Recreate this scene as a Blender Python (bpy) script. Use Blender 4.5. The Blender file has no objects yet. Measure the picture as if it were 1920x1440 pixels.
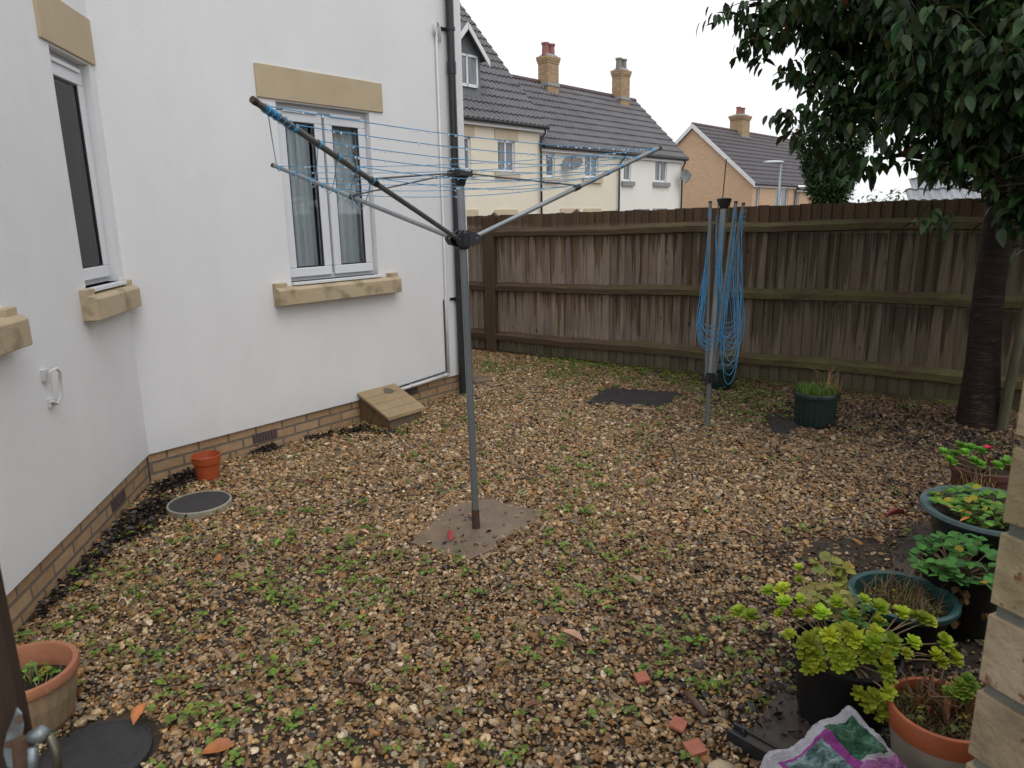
import bpy, math, random
import numpy as np
from mathutils import Vector, Matrix, noise as mnoise
R_ = math.radians
random.seed(7); rng = np.random.default_rng(11)
SC = bpy.context.scene
COL = SC.collection

# ------------------------------------------------------------------ camera, world, sun, exposure
FPX, PITCH, ROLL, EYE = 1335.0, R_(13.2), R_(1.05), 1.7
_F = np.array([0, math.cos(PITCH), -math.sin(PITCH)]); _X = np.array([1., 0, 0]); _Y = np.array([0, math.sin(PITCH), math.cos(PITCH)])
CR = math.cos(ROLL) * _X - math.sin(ROLL) * _Y
CU = math.sin(ROLL) * _X + math.cos(ROLL) * _Y
cd = bpy.data.cameras.new('camera'); cam = bpy.data.objects.new('camera', cd); COL.objects.link(cam)
cd.sensor_width = 36; cd.lens = 36 * FPX / 1920; cd.clip_start = .05; cd.clip_end = 3000
cam.matrix_world = Matrix(((CR[0], CU[0], -_F[0], 0), (CR[1], CU[1], -_F[1], 0), (CR[2], CU[2], -_F[2], EYE), (0, 0, 0, 1)))
cd.dof.use_dof = True; cd.dof.focus_distance = 4.5; cd.dof.aperture_fstop = 16
SC.camera = cam
SUN_EL, SUN_AZ = R_(58), R_(150)          # azimuth clockwise from +Y: light from behind-right of the camera
w = bpy.data.worlds.new("World"); SC.world = w; w.use_nodes = True
nt = w.node_tree; bg = nt.nodes['Background']
sky = nt.nodes.new('ShaderNodeTexSky'); sky.sky_type = 'NISHITA'; sky.sun_disc = False
sky.sun_elevation = SUN_EL; sky.sun_rotation = SUN_AZ; sky.air_density = 1.0; sky.dust_density = 3.0; sky.ozone_density = 1.0
hs = nt.nodes.new('ShaderNodeHueSaturation'); hs.inputs['Saturation'].default_value = .16
mx = nt.nodes.new('ShaderNodeMix'); mx.data_type = 'RGBA'; mx.inputs[0].default_value = .72
mx.inputs[7].default_value = (7.9, 8.0, 8.25, 1)   # even overcast cloud layer over the clear sky
nt.links.new(sky.outputs[0], hs.inputs['Color']); nt.links.new(hs.outputs[0], mx.inputs[6]); nt.links.new(mx.outputs[2], bg.inputs[0])
bg.inputs[1].default_value = .14
sl = bpy.data.lights.new('sun', 'SUN'); sl.energy = .6; sl.angle = R_(40); sl.color = (1, .97, .93)
so = bpy.data.objects.new('sun', sl); COL.objects.link(so)
sd = Vector((math.sin(SUN_AZ) * math.cos(SUN_EL), math.cos(SUN_AZ) * math.cos(SUN_EL), math.sin(SUN_EL)))
so.rotation_euler = (-sd).to_track_quat('-Z', 'Y').to_euler()
SC.view_settings.view_transform = 'Standard'; SC.view_settings.look = 'None'; SC.view_settings.gamma = 1
SC.view_settings.exposure = .22
SC.cycles.max_bounces = 6; SC.cycles.transparent_max_bounces = 8

# ------------------------------------------------------------------ surveying helpers (turn measured sight lines into real places)
def ray(x, y): return _F + CR * (x - 960) / FPX + CU * (720 - y) / FPX
EYEP = np.array([0, 0, EYE])
def gp(x, y, z=0):
    d = ray(x, y); return EYEP + d * ((z - EYE) / d[2])
def pl(x, y, A, B):
    n = np.array([-(B[1] - A[1]), B[0] - A[0], 0]); d = ray(x, y); t = ((np.array(A) - EYEP) @ n) / (d @ n); return EYEP + d * t
def atd(x, y, dist):
    d = ray(x, y); return EYEP + d * dist / math.hypot(d[0], d[1])

# ------------------------------------------------------------------ object helpers
WL = {}
def setp(o, label=None, cat=None, group=None, kind=None):
    if label: o['label'] = label
    if cat: o['category'] = cat
    if group: o['group'] = group
    if kind: o['kind'] = kind
    return o
def thing(name, loc, label, cat, group=None):
    o = bpy.data.objects.new(name, None); COL.objects.link(o); o.location = loc; o.empty_display_size = .1
    WL[o.name] = np.array(loc, float); return setp(o, label, cat, group)
def link(name, me, mat, parent=None, origin=None):
    o = bpy.data.objects.new(name, me); COL.objects.link(o)
    off = np.zeros(3)
    if parent is not None: off = WL[parent.name]; o.parent = parent
    elif origin is not None: off = np.array(origin, float); o.location = origin
    WL[o.name] = off
    if off.any(): me.transform(Matrix.Translation(Vector(-off)))
    if mat is not None: me.materials.append(mat)
    return o
class MB:
    def __init__(s): s.v = []; s.f = []; s.c = []
    def add(s, vs, fs, col=None):
        b = len(s.v); s.v += [tuple(map(float, p)) for p in vs]; s.f += [tuple(i + b for i in f) for f in fs]
        s.c += [col if col is not None else (1, 1, 1)] * len(vs); return s
    def box(s, c, size, rot=None, col=None, taper=1):
        hx, hy, hz = [q / 2 for q in size]; vs = []
        for z, k in ((-hz, 1), (hz, taper)):
            for x, y in ((-hx, -hy), (hx, -hy), (hx, hy), (-hx, hy)): vs.append(Vector((x * k, y * k, z)))
        if rot is not None: vs = [rot @ q for q in vs]
        vs = [q + Vector(c) for q in vs]
        return s.add(vs, [(0, 3, 2, 1), (4, 5, 6, 7), (0, 1, 5, 4), (1, 2, 6, 5), (2, 3, 7, 6), (3, 0, 4, 7)], col)
    def obox(s, P, u, v, w, col=None):  # corner P with three edge vectors
        P, u, v, w = [np.array(q, float) for q in (P, u, v, w)]
        vs = [P, P + u, P + u + v, P + v, P + w, P + u + w, P + u + v + w, P + v + w]
        return s.add(vs, [(0, 3, 2, 1), (4, 5, 6, 7), (0, 1, 5, 4), (1, 2, 6, 5), (2, 3, 7, 6), (3, 0, 4, 7)], col)
    def tube(s, pts, rad, n=10, col=None, cap=True):
        pts = [Vector(p) for p in pts]; m = len(pts)
        if not hasattr(rad, '__len__'): rad = [rad] * m
        vs = []; ref = None
        for i, p in enumerate(pts):
            t = (pts[min(i + 1, m - 1)] - pts[max(i - 1, 0)]).normalized()
            if ref is None:
                ref = Vector((0, 0, 1)) if abs(t.z) < .9 else Vector((1, 0, 0))
            a = t.cross(ref)
            if a.length < 1e-5: a = t.orthogonal()
            a.normalize(); b = a.cross(t).normalized(); ref = b
            for k in range(n):
                th = 2 * math.pi * k / n; vs.append(p + (a * math.cos(th) + b * math.sin(th)) * rad[i])
        fs = [(i * n + k, i * n + (k + 1) % n, (i + 1) * n + (k + 1) % n, (i + 1) * n + k) for i in range(m - 1) for k in range(n)]
        if cap: fs += [tuple(range(n - 1, -1, -1)), tuple((m - 1) * n + k for k in range(n))]
        return s.add(vs, fs, col)
    def lathe(s, c, prof, n=40, col=None, flute=0, nf=0, cap=False):
        vs = []
        for r, z in prof:
            for k in range(n):
                th = 2 * math.pi * k / n; rr = r * (1 + (flute * (1 if (k // 2) % 2 else 0) if nf else 0))
                vs.append((c[0] + rr * math.cos(th), c[1] + rr * math.sin(th), c[2] + z))
        m = len(prof)
        fs = [(i * n + k, i * n + (k + 1) % n, (i + 1) * n + (k + 1) % n, (i + 1) * n + k) for i in range(m - 1) for k in range(n)]
        if cap: fs += [tuple(range(n - 1, -1, -1)), tuple((m - 1) * n + k for k in range(n))]
        return s.add(vs, fs, col)
    def quad(s, a, b, c, d, col=None): return s.add([a, b, c, d], [(0, 1, 2, 3)], col)
    def build(s, name, mat, parent=None, origin=None, smooth=False, uv=None, bevel=0, angle=None, label=None):
        me = bpy.data.meshes.new(name); me.from_pydata(s.v, [], s.f); me.update()
        if any(c != (1, 1, 1) for c in s.c):
            ca = me.color_attributes.new('col', 'FLOAT_COLOR', 'POINT')
            ca.data.foreach_set('color', np.column_stack([np.array(s.c, float), np.ones(len(s.c))]).ravel())
        if uv is not None:
            ul = me.uv_layers.new(name='UVMap'); V = np.array(s.v); U = uv(V)
            li = np.zeros(len(me.loops), int); me.loops.foreach_get('vertex_index', li)
            ul.data.foreach_set('uv', U[li].ravel())
        if smooth: me.polygons.foreach_set('use_smooth', [True] * len(me.polygons))
        o = link(name, me, mat, parent, origin)
        if bevel:
            bm_ = o.modifiers.new('bevel', 'BEVEL'); bm_.width = bevel; bm_.segments = 2; bm_.limit_method = 'ANGLE'
        if smooth and angle:
            try: me.set_sharp_from_angle(angle=R_(angle))
            except Exception: pass
        if label: o['label'] = label
        return o
def bulk(name, V, F, C, mat, parent=None, origin=None, smooth=False):
    """V (N,k,3) copies of a template with triangle list F and one colour per copy (N,3) or per vertex (N,k,3)."""
    N, k = V.shape[:2]; me = bpy.data.meshes.new(name); F = np.array(F)
    me.vertices.add(N * k); me.vertices.foreach_set('co', V.astype(np.float32).ravel())
    fi = (F[None] + (np.arange(N) * k)[:, None, None]).reshape(-1, 3)
    me.loops.add(fi.size); me.loops.foreach_set('vertex_index', fi.ravel().astype(np.int32))
    me.polygons.add(len(fi)); me.polygons.foreach_set('loop_start', (np.arange(len(fi)) * 3).astype(np.int32))
    me.update(calc_edges=True)
    if C.ndim == 2: C = np.repeat(C[:, None], k, 1)
    ca = me.color_attributes.new('col', 'FLOAT_COLOR', 'POINT')
    ca.data.foreach_set('color', np.concatenate([C, np.ones(C.shape[:2] + (1,))], 2).astype(np.float32).ravel())
    if smooth: me.polygons.foreach_set('use_smooth', [True] * len(me.polygons))
    return link(name, me, mat, parent, origin)
def frames(D, roll=None):
    """rotation matrices (N,3,3) whose x column follows direction D, z column leans up, spun by roll."""
    D = D / np.linalg.norm(D, axis=1, keepdims=True); up = np.tile([0, 0, 1.], (len(D), 1)); up[np.abs(D[:, 2]) > .97] = [0, 1, 0]
    Y = np.cross(up, D); Y /= np.linalg.norm(Y, axis=1, keepdims=True); Z = np.cross(D, Y)
    if roll is not None:
        c, s_ = np.cos(roll)[:, None], np.sin(roll)[:, None]; Y, Z = Y * c + Z * s_, Z * c - Y * s_
    return np.stack([D, Y, Z], 2)
def place(T, M, P, S): # template (k,3), mats (N,3,3), pos (N,3), scale (N,)
    return np.einsum('nij,kj->nki', M, T) * S[:, None, None] + P[:, None]

# ------------------------------------------------------------------ materials
def newmat(name):
    m = bpy.data.materials.new(name); m.use_nodes = True; return m, m.node_tree.nodes, m.node_tree.links, m.node_tree.nodes['Principled BSDF']
def N_(ns, t, **kw):
    n = ns.new(t)
    for k, v in kw.items():
        if k.startswith('i_'):
            key = k[2:]; key = int(key) if key.isdigit() else key
            n.inputs[key].default_value = v
        else: setattr(n, k, v)
    return n
def coords(ns, ls, space='Object', scale=(1, 1, 1)):
    tc = ns.new('ShaderNodeTexCoord'); mp = ns.new('ShaderNodeMapping'); mp.inputs['Scale'].default_value = scale
    ls.new(tc.outputs[space], mp.inputs[0]); return mp.outputs[0]
def ramp(ns, ls, src, stops, interp='LINEAR'):
    r = ns.new('ShaderNodeValToRGB'); r.color_ramp.interpolation = interp
    while len(r.color_ramp.elements) < len(stops): r.color_ramp.elements.new(.5)
    for e, (p, c) in zip(r.color_ramp.elements, stops): e.position = p; e.color = (*c, 1) if len(c) == 3 else c
    ls.new(src, r.inputs[0]); return r.outputs[0]
def mixc(ns, ls, fac, a, b, mode='MIX'):
    m = ns.new('ShaderNodeMix'); m.data_type = 'RGBA'; m.blend_type = mode
    for s_, v in ((0, fac), (6, a), (7, b)):
        if isinstance(v, (int, float)): m.inputs[s_].default_value = v
        elif isinstance(v, tuple): m.inputs[s_].default_value = (*v, 1) if len(v) == 3 else v
        else: ls.new(v, m.inputs[s_])
    return m.outputs[2]
def mth(ns, ls, op, a, b=0, c=None, clamp=False):
    m = ns.new('ShaderNodeMath'); m.operation = op; m.use_clamp = clamp
    for i, v in enumerate((a, b, c)):
        if v is None: continue
        if isinstance(v, (int, float)): m.inputs[i].default_value = v
        else: ls.new(v, m.inputs[i])
    return m.outputs[0]
def noise(ns, ls, vec, scale, detail=4, rough=.5, dist=0):
    n = N_(ns, 'ShaderNodeTexNoise'); n.inputs['Scale'].default_value = scale; n.inputs['Detail'].default_value = detail
    n.inputs['Roughness'].default_value = rough; n.inputs['Distortion'].default_value = dist; ls.new(vec, n.inputs['Vector']); return n.outputs[0]
def bump(ns, ls, h, b, strength=.3, dist=.01):
    n = ns.new('ShaderNodeBump'); n.inputs['Strength'].default_value = strength; n.inputs['Distance'].default_value = dist
    ls.new(h, n.inputs['Height']); ls.new(n.outputs[0], b.inputs['Normal'])
def mat(name, c1, c2=None, scale=6, rough=.6, bmp=0, bscale=40, bdist=.004, metal=0, stretch=(1, 1, 1), vcol=False, spots=None, spec=.5, trans=0, rvar=0):
    m, ns, ls, b = newmat(name); v = coords(ns, ls, 'Object', stretch)
    c2 = c2 or tuple(q * .8 for q in c1)
    c = ramp(ns, ls, noise(ns, ls, v, scale, 5, .6), [(.3, c2), (.7, c1)])
    if spots:
        sc, col, lo, hi = spots; c = mixc(ns, ls, ramp(ns, ls, noise(ns, ls, v, sc, 4, .6), [(lo, (0, 0, 0)), (hi, (1, 1, 1))]), c, col)
    if vcol:
        at = N_(ns, 'ShaderNodeVertexColor', layer_name='col'); c = mixc(ns, ls, 1., at.outputs[0], c, 'MULTIPLY')
    ls.new(c, b.inputs['Base Color']); b.inputs['Roughness'].default_value = rough; b.inputs['Metallic'].default_value = metal
    b.inputs['Specular IOR Level'].default_value = spec
    if rvar:
        ls.new(mth(ns, ls, 'MULTIPLY_ADD', noise(ns, ls, v, scale * 2.3, 3), rvar, rough - rvar / 2), b.inputs['Roughness'])
    if bmp: bump(ns, ls, noise(ns, ls, v, bscale, 5, .6), b, bmp, bdist)
    if trans:
        tr = ns.new('ShaderNodeBsdfTranslucent'); ls.new(c, tr.inputs[0]); mxs = ns.new('ShaderNodeMixShader'); mxs.inputs[0].default_value = trans
        out = ns['Material Output']; ls.new(b.outputs[0], mxs.inputs[1]); ls.new(tr.outputs[0], mxs.inputs[2]); ls.new(mxs.outputs[0], out.inputs[0])
    return m
def glassmat(name, tint=(.98, .99, .99), ior=1.4):
    m, ns, ls, b = newmat(name); out = ns['Material Output']; ns.remove(b)
    g = ns.new('ShaderNodeBsdfGlossy'); g.inputs['Roughness'].default_value = .02; t = ns.new('ShaderNodeBsdfTransparent'); t.inputs[0].default_value = (*tint, 1)
    f = ns.new('ShaderNodeFresnel'); f.inputs[0].default_value = ior; ms = ns.new('ShaderNodeMixShader')
    ls.new(f.outputs[0], ms.inputs[0]); ls.new(t.outputs[0], ms.inputs[1]); ls.new(g.outputs[0], ms.inputs[2]); ls.new(ms.outputs[0], out.inputs[0]); return m
def rendermat(name, base, dirt, grain=140):
    m, ns, ls, b = newmat(name); v = coords(ns, ls); tc = ns.new('ShaderNodeTexCoord'); sx = ns.new('ShaderNodeSeparateXYZ'); ls.new(tc.outputs['Object'], sx.inputs[0])
    n1 = noise(ns, ls, v, 1.3, 5, .65); c = ramp(ns, ls, n1, [(.25, tuple(q * .93 for q in base)), (.75, base)])
    st = noise(ns, ls, coords(ns, ls, 'Object', (2.5, 2.5, .9)), 1., 5, .7)
    c = mixc(ns, ls, mth(ns, ls, 'MULTIPLY', ramp(ns, ls, st, [(.45, (0, 0, 0)), (.8, (1, 1, 1))]), .10), c, dirt)
    low = mth(ns, ls, 'MULTIPLY_ADD', sx.outputs[2], -2.2, .95, True); low = mth(ns, ls, 'MULTIPLY', low, noise(ns, ls, v, 7, 5, .7))
    c = mixc(ns, ls, mth(ns, ls, 'MULTIPLY', low, .6), c, dirt); ls.new(c, b.inputs['Base Color']); b.inputs['Roughness'].default_value = .85; b.inputs['Specular IOR Level'].default_value = .2
    h = mth(ns, ls, 'ADD', noise(ns, ls, v, grain, 3, .6), mth(ns, ls, 'MULTIPLY', noise(ns, ls, v, 38, 3), .8)); bump(ns, ls, h, b, .5, .003); return m
def brickmat(name, c1, c2, mortar, bw=.225, rh=.075, ms=.01, speck=None, bm=.6):
    m, ns, ls, b = newmat(name); tc = ns.new('ShaderNodeTexCoord'); br = ns.new('ShaderNodeTexBrick')
    ls.new(tc.outputs['UV'], br.inputs['Vector']); br.inputs['Scale'].default_value = 1
    br.inputs['Brick Width'].default_value = bw; br.inputs['Row Height'].default_value = rh; br.inputs['Mortar Size'].default_value = ms; br.inputs['Mortar Smooth'].default_value = .25
    br.inputs['Color1'].default_value = (*c1, 1); br.inputs['Color2'].default_value = (*c2, 1); br.inputs['Mortar'].default_value = (*mortar, 1); br.inputs['Bias'].default_value = 0
    v = coords(ns, ls); n = noise(ns, ls, v, 22, 6, .7)
    c = mixc(ns, ls, 1., br.outputs[0], ramp(ns, ls, n, [(.2, (.68, .66, .62)), (.75, (1.08, 1.05, 1))]), 'MULTIPLY')
    if speck: c = mixc(ns, ls, ramp(ns, ls, noise(ns, ls, v, 75, 3, .6), [(.63, (0, 0, 0)), (.7, (.8, .8, .8))]), c, speck)
    ls.new(c, b.inputs['Base Color']); b.inputs['Roughness'].default_value = .8; b.inputs['Specular IOR Level'].default_value = .3
    h = mth(ns, ls, 'ADD', mth(ns, ls, 'MULTIPLY', br.outputs[1], -1), mth(ns, ls, 'MULTIPLY', noise(ns, ls, v, 90, 5, .7), .35)); bump(ns, ls, h, b, bm, .006); return m

M = {}
M['render'] = rendermat('white_render', (.78, .785, .795), (.42, .43, .40))
M['stone'] = mat('buff_stone', (.50, .405, .27), (.41, .325, .21), 3.5, .8, .5, 140, .004, spots=(6, (.27, .215, .13), .52, .66))
M['lintelstone'] = mat('clean_buff_stone', (.50, .405, .27), (.44, .35, .23), 3.5, .8, .5, 140, .004)
M['plinth'] = brickmat('buff_brick', (.45, .31, .19), (.38, .25, .145), (.19, .16, .13), speck=(.28, .15, .08))
M['upvc'] = mat('white_upvc', (.72, .74, .77), (.66, .68, .71), 3, .3)
M['gasket'] = mat('black_gasket', (.012, .012, .014), None, 5, .5)
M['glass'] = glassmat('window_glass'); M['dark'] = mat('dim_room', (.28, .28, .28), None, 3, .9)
M['curtain'] = mat('blue_grey_curtain', (.80, .85, .88), (.62, .68, .72), 2, .9, .2, 60, stretch=(1, 1, .15))
M['blackpl'] = mat('black_plastic', (.016, .017, .021), (.026, .026, .03), 8, .32, .1, 60, rvar=.15)
M['whitepl'] = mat('white_plastic', (.66, .66, .66), (.56, .56, .55), 8, .4)
M['vent'] = mat('brown_vent_plastic', (.12, .085, .08), (.07, .05, .05), 10, .6)
M['boxlid'] = mat('buff_box_lid', (.36, .26, .145), (.27, .19, .10), 7, .55, .15, 90, .002, spots=(4, (.26, .18, .09), .62, .8), rvar=.3)
M['boxside'] = mat('brown_box_side', (.17, .105, .055), (.10, .06, .032), 9, .65, .2, 50, spots=(12, (.045, .03, .02), .55, .75))
M['alu'] = mat('grey_tube', (.20, .22, .225), (.14, .155, .16), 6, .42, .08, 120, .001, metal=.35, stretch=(1, 1, .2), rvar=.2, spots=(30, (.10, .09, .075), .66, .8))
M['alulight'] = mat('pale_grey_tube', (.30, .32, .335), (.21, .225, .235), 6, .4, .08, 120, .001, metal=.35, rvar=.2)
M['alubrown'] = mat('weathered_tube', (.15, .155, .158), (.085, .085, .083), 14, .5, .15, 90, .001, metal=.25, rvar=.2)
M['blueline'] = mat('blue_line', (.08, .34, .60), (.05, .26, .50), 30, .35)
M['rust'] = mat('rust', (.09, .045, .025), (.045, .025, .018), 30, .8, .5, 80)
M['galv'] = mat('galvanised', (.27, .31, .32), (.17, .2, .21), 40, .45, .3, 70, .002, metal=.6, spots=(22, (.12, .1, .085), .6, .75))
M['orangepot'] = mat('orange_plastic', (.42, .085, .03), (.34, .065, .022), 5, .38, .05, 60)
M['terra'] = mat('terracotta', (.36, .15, .075), (.26, .10, .05), 9, .8, .3, 60, spots=(14, (.36, .26, .17), .58, .78))
M['terraold'] = mat('weathered_terracotta', (.30, .21, .13), (.24, .13, .075), 6, .85, .3, 70, stretch=(3, 3, .6), spots=(7, (.17, .16, .085), .5, .75))
M['terrared'] = mat('terracotta_rim', (.42, .12, .045), (.33, .085, .035), 12, .55, .15, 70, rvar=.3)
M['creamglaze'] = mat('cream_glaze', (.46, .42, .35), (.37, .33, .27), 5, .4, .1, 60, spots=(9, (.26, .2, .14), .62, .8))
M['greenpl'] = mat('dark_green_plastic', (.007, .02, .017), (.012, .03, .025), 6, .35, .08, 60, rvar=.2)
M['tealpl'] = mat('teal_plastic', (.022, .09, .085), (.016, .06, .058), 9, .35, .08, 60, spots=(16, (.09, .1, .075), .62, .8), rvar=.2)
M['tealgrey'] = mat('faded_teal_plastic', (.09, .135, .14), (.05, .085, .09), 9, .45, .1, 60, spots=(12, (.1, .09, .06), .6, .8))
M['blackpot'] = mat('black_pot', (.006, .006, .006), (.011, .01, .01), 8, .6, spec=.25)
M['brownpot'] = mat('dark_brown_pot', (.09, .03, .018), (.055, .02, .013), 8, .6)
M['soil'] = mat('potting_soil', (.045, .03, .019), (.018, .012, .008), 30, .95, .9, 55, .02)
M['rubber'] = mat('black_rubber', (.018, .018, .02), (.03, .03, .033), 25, .5, .7, 130, .004, spots=(55, (.09, .085, .075), .68, .76))
M['mat'] = mat('brown_black_rubber', (.035, .028, .025), (.018, .015, .014), 15, .6, .4, 90, .004, spots=(9, (.08, .065, .05), .62, .8))
M['coverring'] = mat('beige_ring', (.33, .31, .24), (.22, .2, .15), 10, .6, .2, 60)
M['slab'] = mat('wet_concrete', (.21, .145, .092), (.12, .082, .052), 9, .45, .6, 60, .005, spots=(4, (.12, .12, .095), .58, .75), rvar=.5)
M['timber'] = mat('wet_dark_timber', (.075, .052, .038), (.03, .022, .017), 5, .5, .5, 40, .004, stretch=(1, 1, 1), spots=(6, (.09, .08, .05), .6, .8), rvar=.3)
M['post'] = mat('dark_stained_post', (.055, .032, .022), (.022, .014, .01), 7, .55, .4, 35, stretch=(4, 4, .5), spots=(3, (.05, .055, .03), .55, .8))
M['bark'] = None
M['leafgreen'] = mat('leaf', (1, 1, 1), (.5, .55, .4), 45, .6, .4, 60, vcol=True, trans=.25, spec=.3)
M['petal'] = mat('succulent_leaf', (1, 1, 1), (.65, .72, .5), 35, .5, .3, 60, vcol=True, trans=.25, spec=.35)
M['grassm'] = mat('grass_blade', (1, 1, 1), (.8, .85, .7), 20, .5, vcol=True, trans=.3)
M['litter'] = mat('litter_leaf', (1, 1, 1), (.6, .6, .6), 30, .5, .3, 60, vcol=True)
M['twig'] = mat('brown_twig', (.07, .045, .03), (.035, .022, .016), 20, .8, .4, 80)
M['drystem'] = mat('dry_stem', (.30, .21, .12), (.18, .12, .07), 20, .7)
M['tilesh'] = mat('broken_terracotta', (.42, .14, .085), (.34, .11, .065), 20, .7, .3, 90)
M['drip'] = mat('water_drop', (.85, .88, .9), (.85, .88, .9), 5, .05)

# bark with horizontal lenticel bands and peeling silver patches
m, ns, ls, b = newmat('cherry_bark'); v = coords(ns, ls)
band = noise(ns, ls, coords(ns, ls, 'Object', (4.5, 4.5, 30)), 1, 6, .85, 2.2)
c = ramp(ns, ls, band, [(.38, (.008, .005, .004)), (.50, (.028, .015, .011)), (.60, (.075, .045, .034)), (.70, (.27, .23, .20))])
c = mixc(ns, ls, ramp(ns, ls, noise(ns, ls, v, 4, 4), [(.45, (0, 0, 0)), (.7, (.7, .7, .7))]), c, (.035, .019, .015))
ls.new(c, b.inputs['Base Color']); b.inputs['Roughness'].default_value = .6; b.inputs['Specular IOR Level'].default_value = .3
bump(ns, ls, mth(ns, ls, 'ADD', mth(ns, ls, 'MULTIPLY', band, 1.6), noise(ns, ls, v, 30, 5, .7)), b, 1, .02); M['bark'] = m

# fence timber: grain, rain streaks under the rails, algae near the ground (uv = metres along the fence, height)
def fencemat(name, rail=False):
    m, ns, ls, b = newmat(name); tc = ns.new('ShaderNodeTexCoord'); sx = ns.new('ShaderNodeSeparateXYZ'); ls.new(tc.outputs['UV'], sx.inputs[0])
    s_, z_ = sx.outputs[0], sx.outputs[1]
    def uvn(sx_, sz_, det=4, rg=.6, off=0, dist=0):
        mp = ns.new('ShaderNodeMapping'); mp.inputs['Scale'].default_value = (sx_, sz_, 1); mp.inputs['Location'].default_value = (off, off, 0)
        ls.new(tc.outputs['UV'], mp.inputs[0]); return noise(ns, ls, mp.outputs[0], 1, det, rg, dist)
    grain = uvn(2.5, 60) if rail else uvn(70, 2.2)
    var = uvn(.9, 1.2, 3, .5, 5)
    if rail:
        c = ramp(ns, ls, grain, [(.3, (.055, .036, .022)), (.7, (.12, .082, .05))])
        green = mth(ns, ls, 'MULTIPLY', ramp(ns, ls, uvn(3, 7, 5, .7, 3), [(.40, (0, 0, 0)), (.60, (1, 1, 1))]), mth(ns, ls, 'MULTIPLY_ADD', s_, .38, -.35, True))
        c = mixc(ns, ls, mth(ns, ls, 'MULTIPLY', green, .75), c, mixc(ns, ls, var, (.07, .08, .025), (.17, .165, .065)))
    else:
        at = N_(ns, 'ShaderNodeVertexColor', layer_name='col')
        c = ramp(ns, ls, grain, [(.25, (.165, .125, .095)), (.5, (.275, .225, .185)), (.75, (.42, .36, .31))])
        # the side by the tree stays damp and brown-green
        damp = mth(ns, ls, 'MULTIPLY_ADD', s_, .42, -.45, True)
        c = mixc(ns, ls, mth(ns, ls, 'MULTIPLY', damp, .8), c, ramp(ns, ls, grain, [(.25, (.075, .056, .036)), (.75, (.19, .148, .10))]))
        n1 = uvn(16, .6, 2, .5, 9); n2 = uvn(16, .6, 2, .5, 31)
        stain = None
        for zr, n, L in ((1.50, n1, 1.25), (.85, n2, .95)):
            d = mth(ns, ls, 'SUBTRACT', zr, z_)
            ln = mth(ns, ls, 'MULTIPLY_ADD', n, L * 2.6, -L * 1.12)
            a = mth(ns, ls, 'MULTIPLY', mth(ns, ls, 'SUBTRACT', ln, d), 8, None, True); a = mth(ns, ls, 'MULTIPLY', a, mth(ns, ls, 'GREATER_THAN', d, 0))
            stain = a if stain is None else mth(ns, ls, 'MAXIMUM', stain, a)
        c = mixc(ns, ls, mth(ns, ls, 'MULTIPLY', stain, mth(ns, ls, 'MULTIPLY_ADD', damp, -.1, .74)), c, mixc(ns, ls, damp, mixc(ns, ls, grain, (.075, .038, .012), (.17, .09, .034)), (.032, .019, .012)))
        top = mth(ns, ls, 'MULTIPLY_ADD', mth(ns, ls, 'ADD', z_, mth(ns, ls, 'MULTIPLY', var, .1)), 12, -19., True)
        c = mixc(ns, ls, mth(ns, ls, 'MULTIPLY', top, .9), c, ramp(ns, ls, grain, [(.3, (.06, .034, .02)), (.7, (.13, .078, .042))]))
        bot = mth(ns, ls, 'MULTIPLY_ADD', z_, -3.0, .9, True); bot = mth(ns, ls, 'MULTIPLY', bot, mth(ns, ls, 'ADD', var, .3))
        c = mixc(ns, ls, bot, c, (.085, .085, .04))
        gr = ramp(ns, ls, uvn(2.2, 1.6, 5, .7, 17), [(.45, (0, 0, 0)), (.68, (1, 1, 1))])
        c = mixc(ns, ls, mth(ns, ls, 'MULTIPLY', gr, .35), c, (.085, .09, .04))
        vo = ns.new('ShaderNodeTexVoronoi'); mp = ns.new('ShaderNodeMapping'); mp.inputs['Scale'].default_value = (11, 3.2, 1); ls.new(tc.outputs['UV'], mp.inputs[0]); ls.new(mp.outputs[0], vo.inputs['Vector']); vo.inputs['Scale'].default_value = 1
        kn = mth(ns, ls, 'LESS_THAN', vo.outputs[0], .09)
        c = mixc(ns, ls, mth(ns, ls, 'MULTIPLY', kn, .75), c, (.02, .014, .01))
        c = mixc(ns, ls, 1., c, at.outputs[0], 'MULTIPLY')
    ls.new(c, b.inputs['Base Color']); b.inputs['Roughness'].default_value = .72; b.inputs['Specular IOR Level'].default_value = .25
    bump(ns, ls, grain, b, .5, .004); return m
M['board'] = fencemat('fence_board'); M['rail'] = fencemat('fence_rail', True)
M['farstone'] = mat('pale_stone', (.58, .48, .34), (.50, .41, .28), 3, .8)
M['tile'] = mat('grey_roof_tile', (.135, .13, .138), (.095, .092, .098), 1.1, .55, .2, 40, .004, spots=(.9, (.15, .145, .145), .58, .8), rvar=.2)
M['tiledark'] = mat('dark_roof_tile', (.095, .085, .092), (.07, .063, .068), 1.0, .6, .2, 40, .004, spots=(.9, (.10, .09, .09), .6, .8))
M['tilelight'] = mat('wet_roof_tile', (.30, .31, .335), (.24, .25, .27), 3, .3, .2, 40, .004)
M['ridge'] = mat('ridge_tile', (.12, .07, .065), (.075, .06, .06), 2, .7)
M['cream'] = rendermat('cream_render', (.80, .735, .60), (.55, .50, .40), 60)
M['cream2'] = rendermat('pale_render', (.83, .815, .75), (.6, .58, .5), 60)
M['tan'] = brickmat('tan_brick', (.68, .46, .30), (.60, .395, .25), (.57, .46, .35), bm=.2)
M['buffch'] = brickmat('chimney_brick', (.50, .35, .21), (.36, .24, .14), (.33, .27, .2), speck=(.55, .45, .33), bm=.5)
M['lead'] = mat('lead_flashing', (.22, .24, .26), (.3, .32, .34), 5, .5)
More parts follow.
